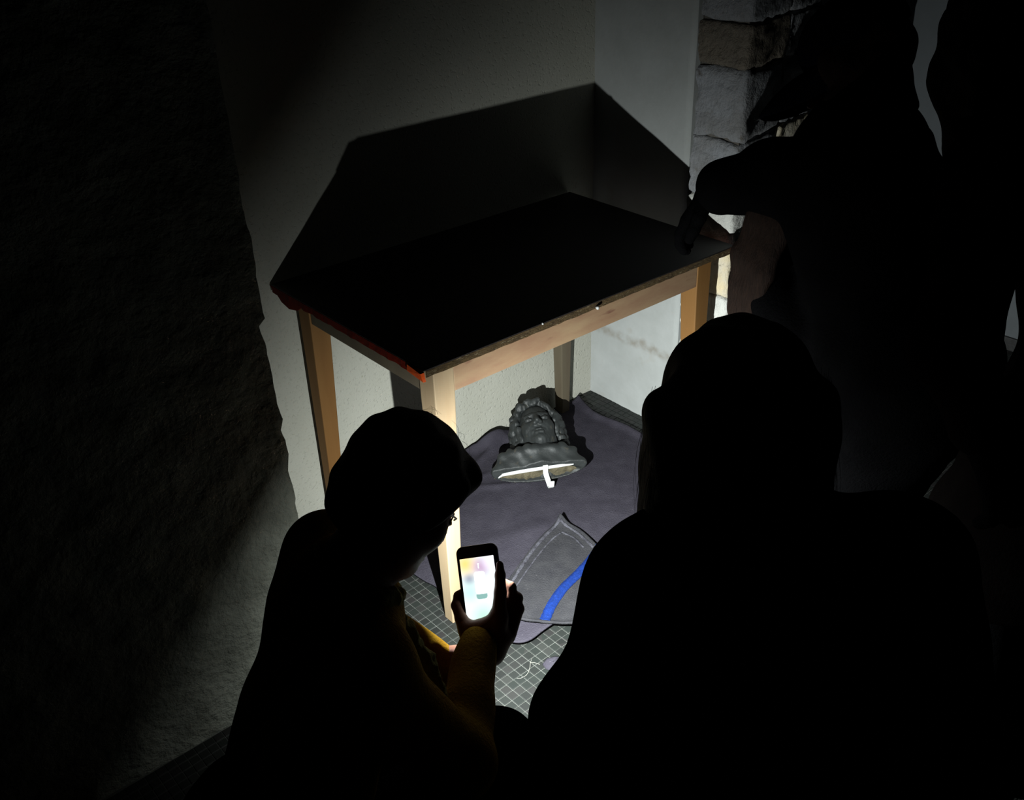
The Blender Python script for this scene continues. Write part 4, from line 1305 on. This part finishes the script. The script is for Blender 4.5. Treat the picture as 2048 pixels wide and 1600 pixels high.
for i in range(n1):
    k = n2 * (n1 + 1) + i; F.append((k, k + 1, m_ + k + 1, m_ + k))
    F.append((i + 1, i, m_ + i, m_ + i + 1))
link('peak', mesh_py('peak', V, F, True), 'navy', cap_)
S = SDF(J3['head'] - [0.36, 0.30, 0.62], J3['head'] + [0.22, 0.22, 0.15], 0.006)
S.ell(H3(0, -0.040, 0.010), (0.086, 0.085, 0.080), Fr3, 0)
for q in (-1, 1):
    S.ell(H3(q * 0.072, 0.035, -0.005), (0.020, 0.045, 0.055), Fr3, 0.02)
    for i in range(3): S.chain([H3(q * 0.06, -0.07 + 0.02 * i, 0.0), H3(q * 0.045, -0.058 + 0.015 * i, -0.07), H3(q * 0.035, -0.050 + 0.01 * i, -0.13)], [0.022, 0.018, 0.015], 0.02)
S.ell(H3(0, 0.10, -0.05), (0.055, 0.06, 0.08), Fr3, 0.01, True)
for i in range(7):                                                      # hair falling forward over the near shoulder
    t = i / 6
    a = H3(-0.072, -0.03 + 0.03 * t, -0.02)
    b = np.array((-0.455 - 0.02 * t, -1.045 + 0.012 * i, 1.105 - 0.006 * i)); c = np.array((-0.515 + 0.02 * t, -1.030 + 0.014 * i, 0.90 + 0.02 * t)); d = np.array((-0.525 + 0.012 * t, -1.018 + 0.012 * i, 0.80 + 0.02 * math.sin(i)))
    S.cap(a, b, 0.018, 0.017, 0.02); S.cap(b, c, 0.017, 0.015, 0.02); S.cap(c, d, 0.015, 0.008, 0.02)
S.rough(0.003, 60, 7)
S.build('hair', 'hair_brown', p3)

S = SDF((-0.5, -1.35, 0.95), (-0.05, -0.95, 1.35), 0.006)
S.chain([(-0.225, -1.045, 1.160), (-0.235, -1.105, 1.165), (-0.285, -1.150, 1.160), (-0.350, -1.150, 1.150)], [0.045, 0.055, 0.052, 0.040], 0.03)
S.chain([(-0.270, -1.140, 1.160), (-0.267, -1.185, 1.094), (-0.302, -1.225, 1.005)], [0.045, 0.050, 0.050], 0.03)
S.chain([(-0.222, -1.162, 1.145), (-0.228, -1.198, 1.091), (-0.271, -1.237, 1.031)], [0.030, 0.032, 0.040], 0.02)
S.rough(0.003, 40, 3)
S.build('hood', 'blackcloth', p3)

# --- the person standing behind, at the picture's edge
J4 = arr({'head': (-0.421, -1.369, 1.389), 'neck': (-0.395, -1.447, 1.273), 'l_sh': (-0.587, -1.477, 1.215), 'r_sh': (-0.112, -1.593, 1.134),
          'l_el': (-0.674, -1.508, 0.963), 'l_wr': (-0.670, -1.582, 0.829), 'pelvis': (-0.412, -1.713, 0.819), 'r_el': (-0.222, -1.715, 0.949), 'r_wr': (-0.415, -1.762, 0.871),
          'l_kn': (-0.480, -1.600, 0.440), 'r_kn': (-0.350, -1.620, 0.440), 'l_an': (-0.560, -1.680, 0.080), 'r_an': (-0.420, -1.720, 0.080), 'l_toe': (-0.480, -1.560, 0.035), 'r_toe': (-0.340, -1.600, 0.035)})
Fr4 = frame((0.209, 0.746, -0.45), (0.413, 0.524, 0.745))
p4, J4 = person(J4, Fr4, 'bare-headed person with shoulder-length hair and brown coat standing behind the one in the cap', 'brown', 'blackcloth', 0.007, coat_g=0.02, sleeve=(0.016, 0.014), shade_gloves='lr', skirt=0.8, tk=0.7)
H4 = lambda x, y, z: J4['head'] + x * Fr4[0] + y * Fr4[1] + z * Fr4[2]
S = SDF(J4['head'] - 0.27, J4['head'] + 0.24, 0.005)
S.ell(H4(0, -0.022, 0.045), (0.090, 0.108, 0.094), Fr4, 0)
S.ell(H4(0, -0.06, -0.03), (0.074, 0.055, 0.075), Fr4, 0.03)
for q in (-1, 1):
    for i in range(4):
        S.chain([H4(q * 0.080, -0.05 + 0.025 * i, 0.03), H4(q * 0.088, -0.05 + 0.03 * i, -0.06), H4(q * 0.095, -0.04 + 0.02 * i, -0.135)], [0.020, 0.020, 0.013], 0.02)
for i in range(3):
    o_ = np.array((0.030, -0.026, 0.0)) * (i + 0.1)
    S.chain([np.array(q) + o_ for q in ((-0.480, -1.352, 1.40), (-0.486, -1.357, 1.37), (-0.503, -1.376, 1.347), (-0.530, -1.382, 1.32), (-0.550, -1.384, 1.294), (-0.557, -1.388, 1.272), (-0.585, -1.41, 1.212))], [0.020, 0.020, 0.020, 0.020, 0.021, 0.022, 0.022], 0.012)
S.ell(H4(0, 0.09, -0.035), (0.06, 0.06, 0.10), Fr4, 0.01, True)
S.rough(0.003, 70, 4)
S.build('hair', 'hair', p4)
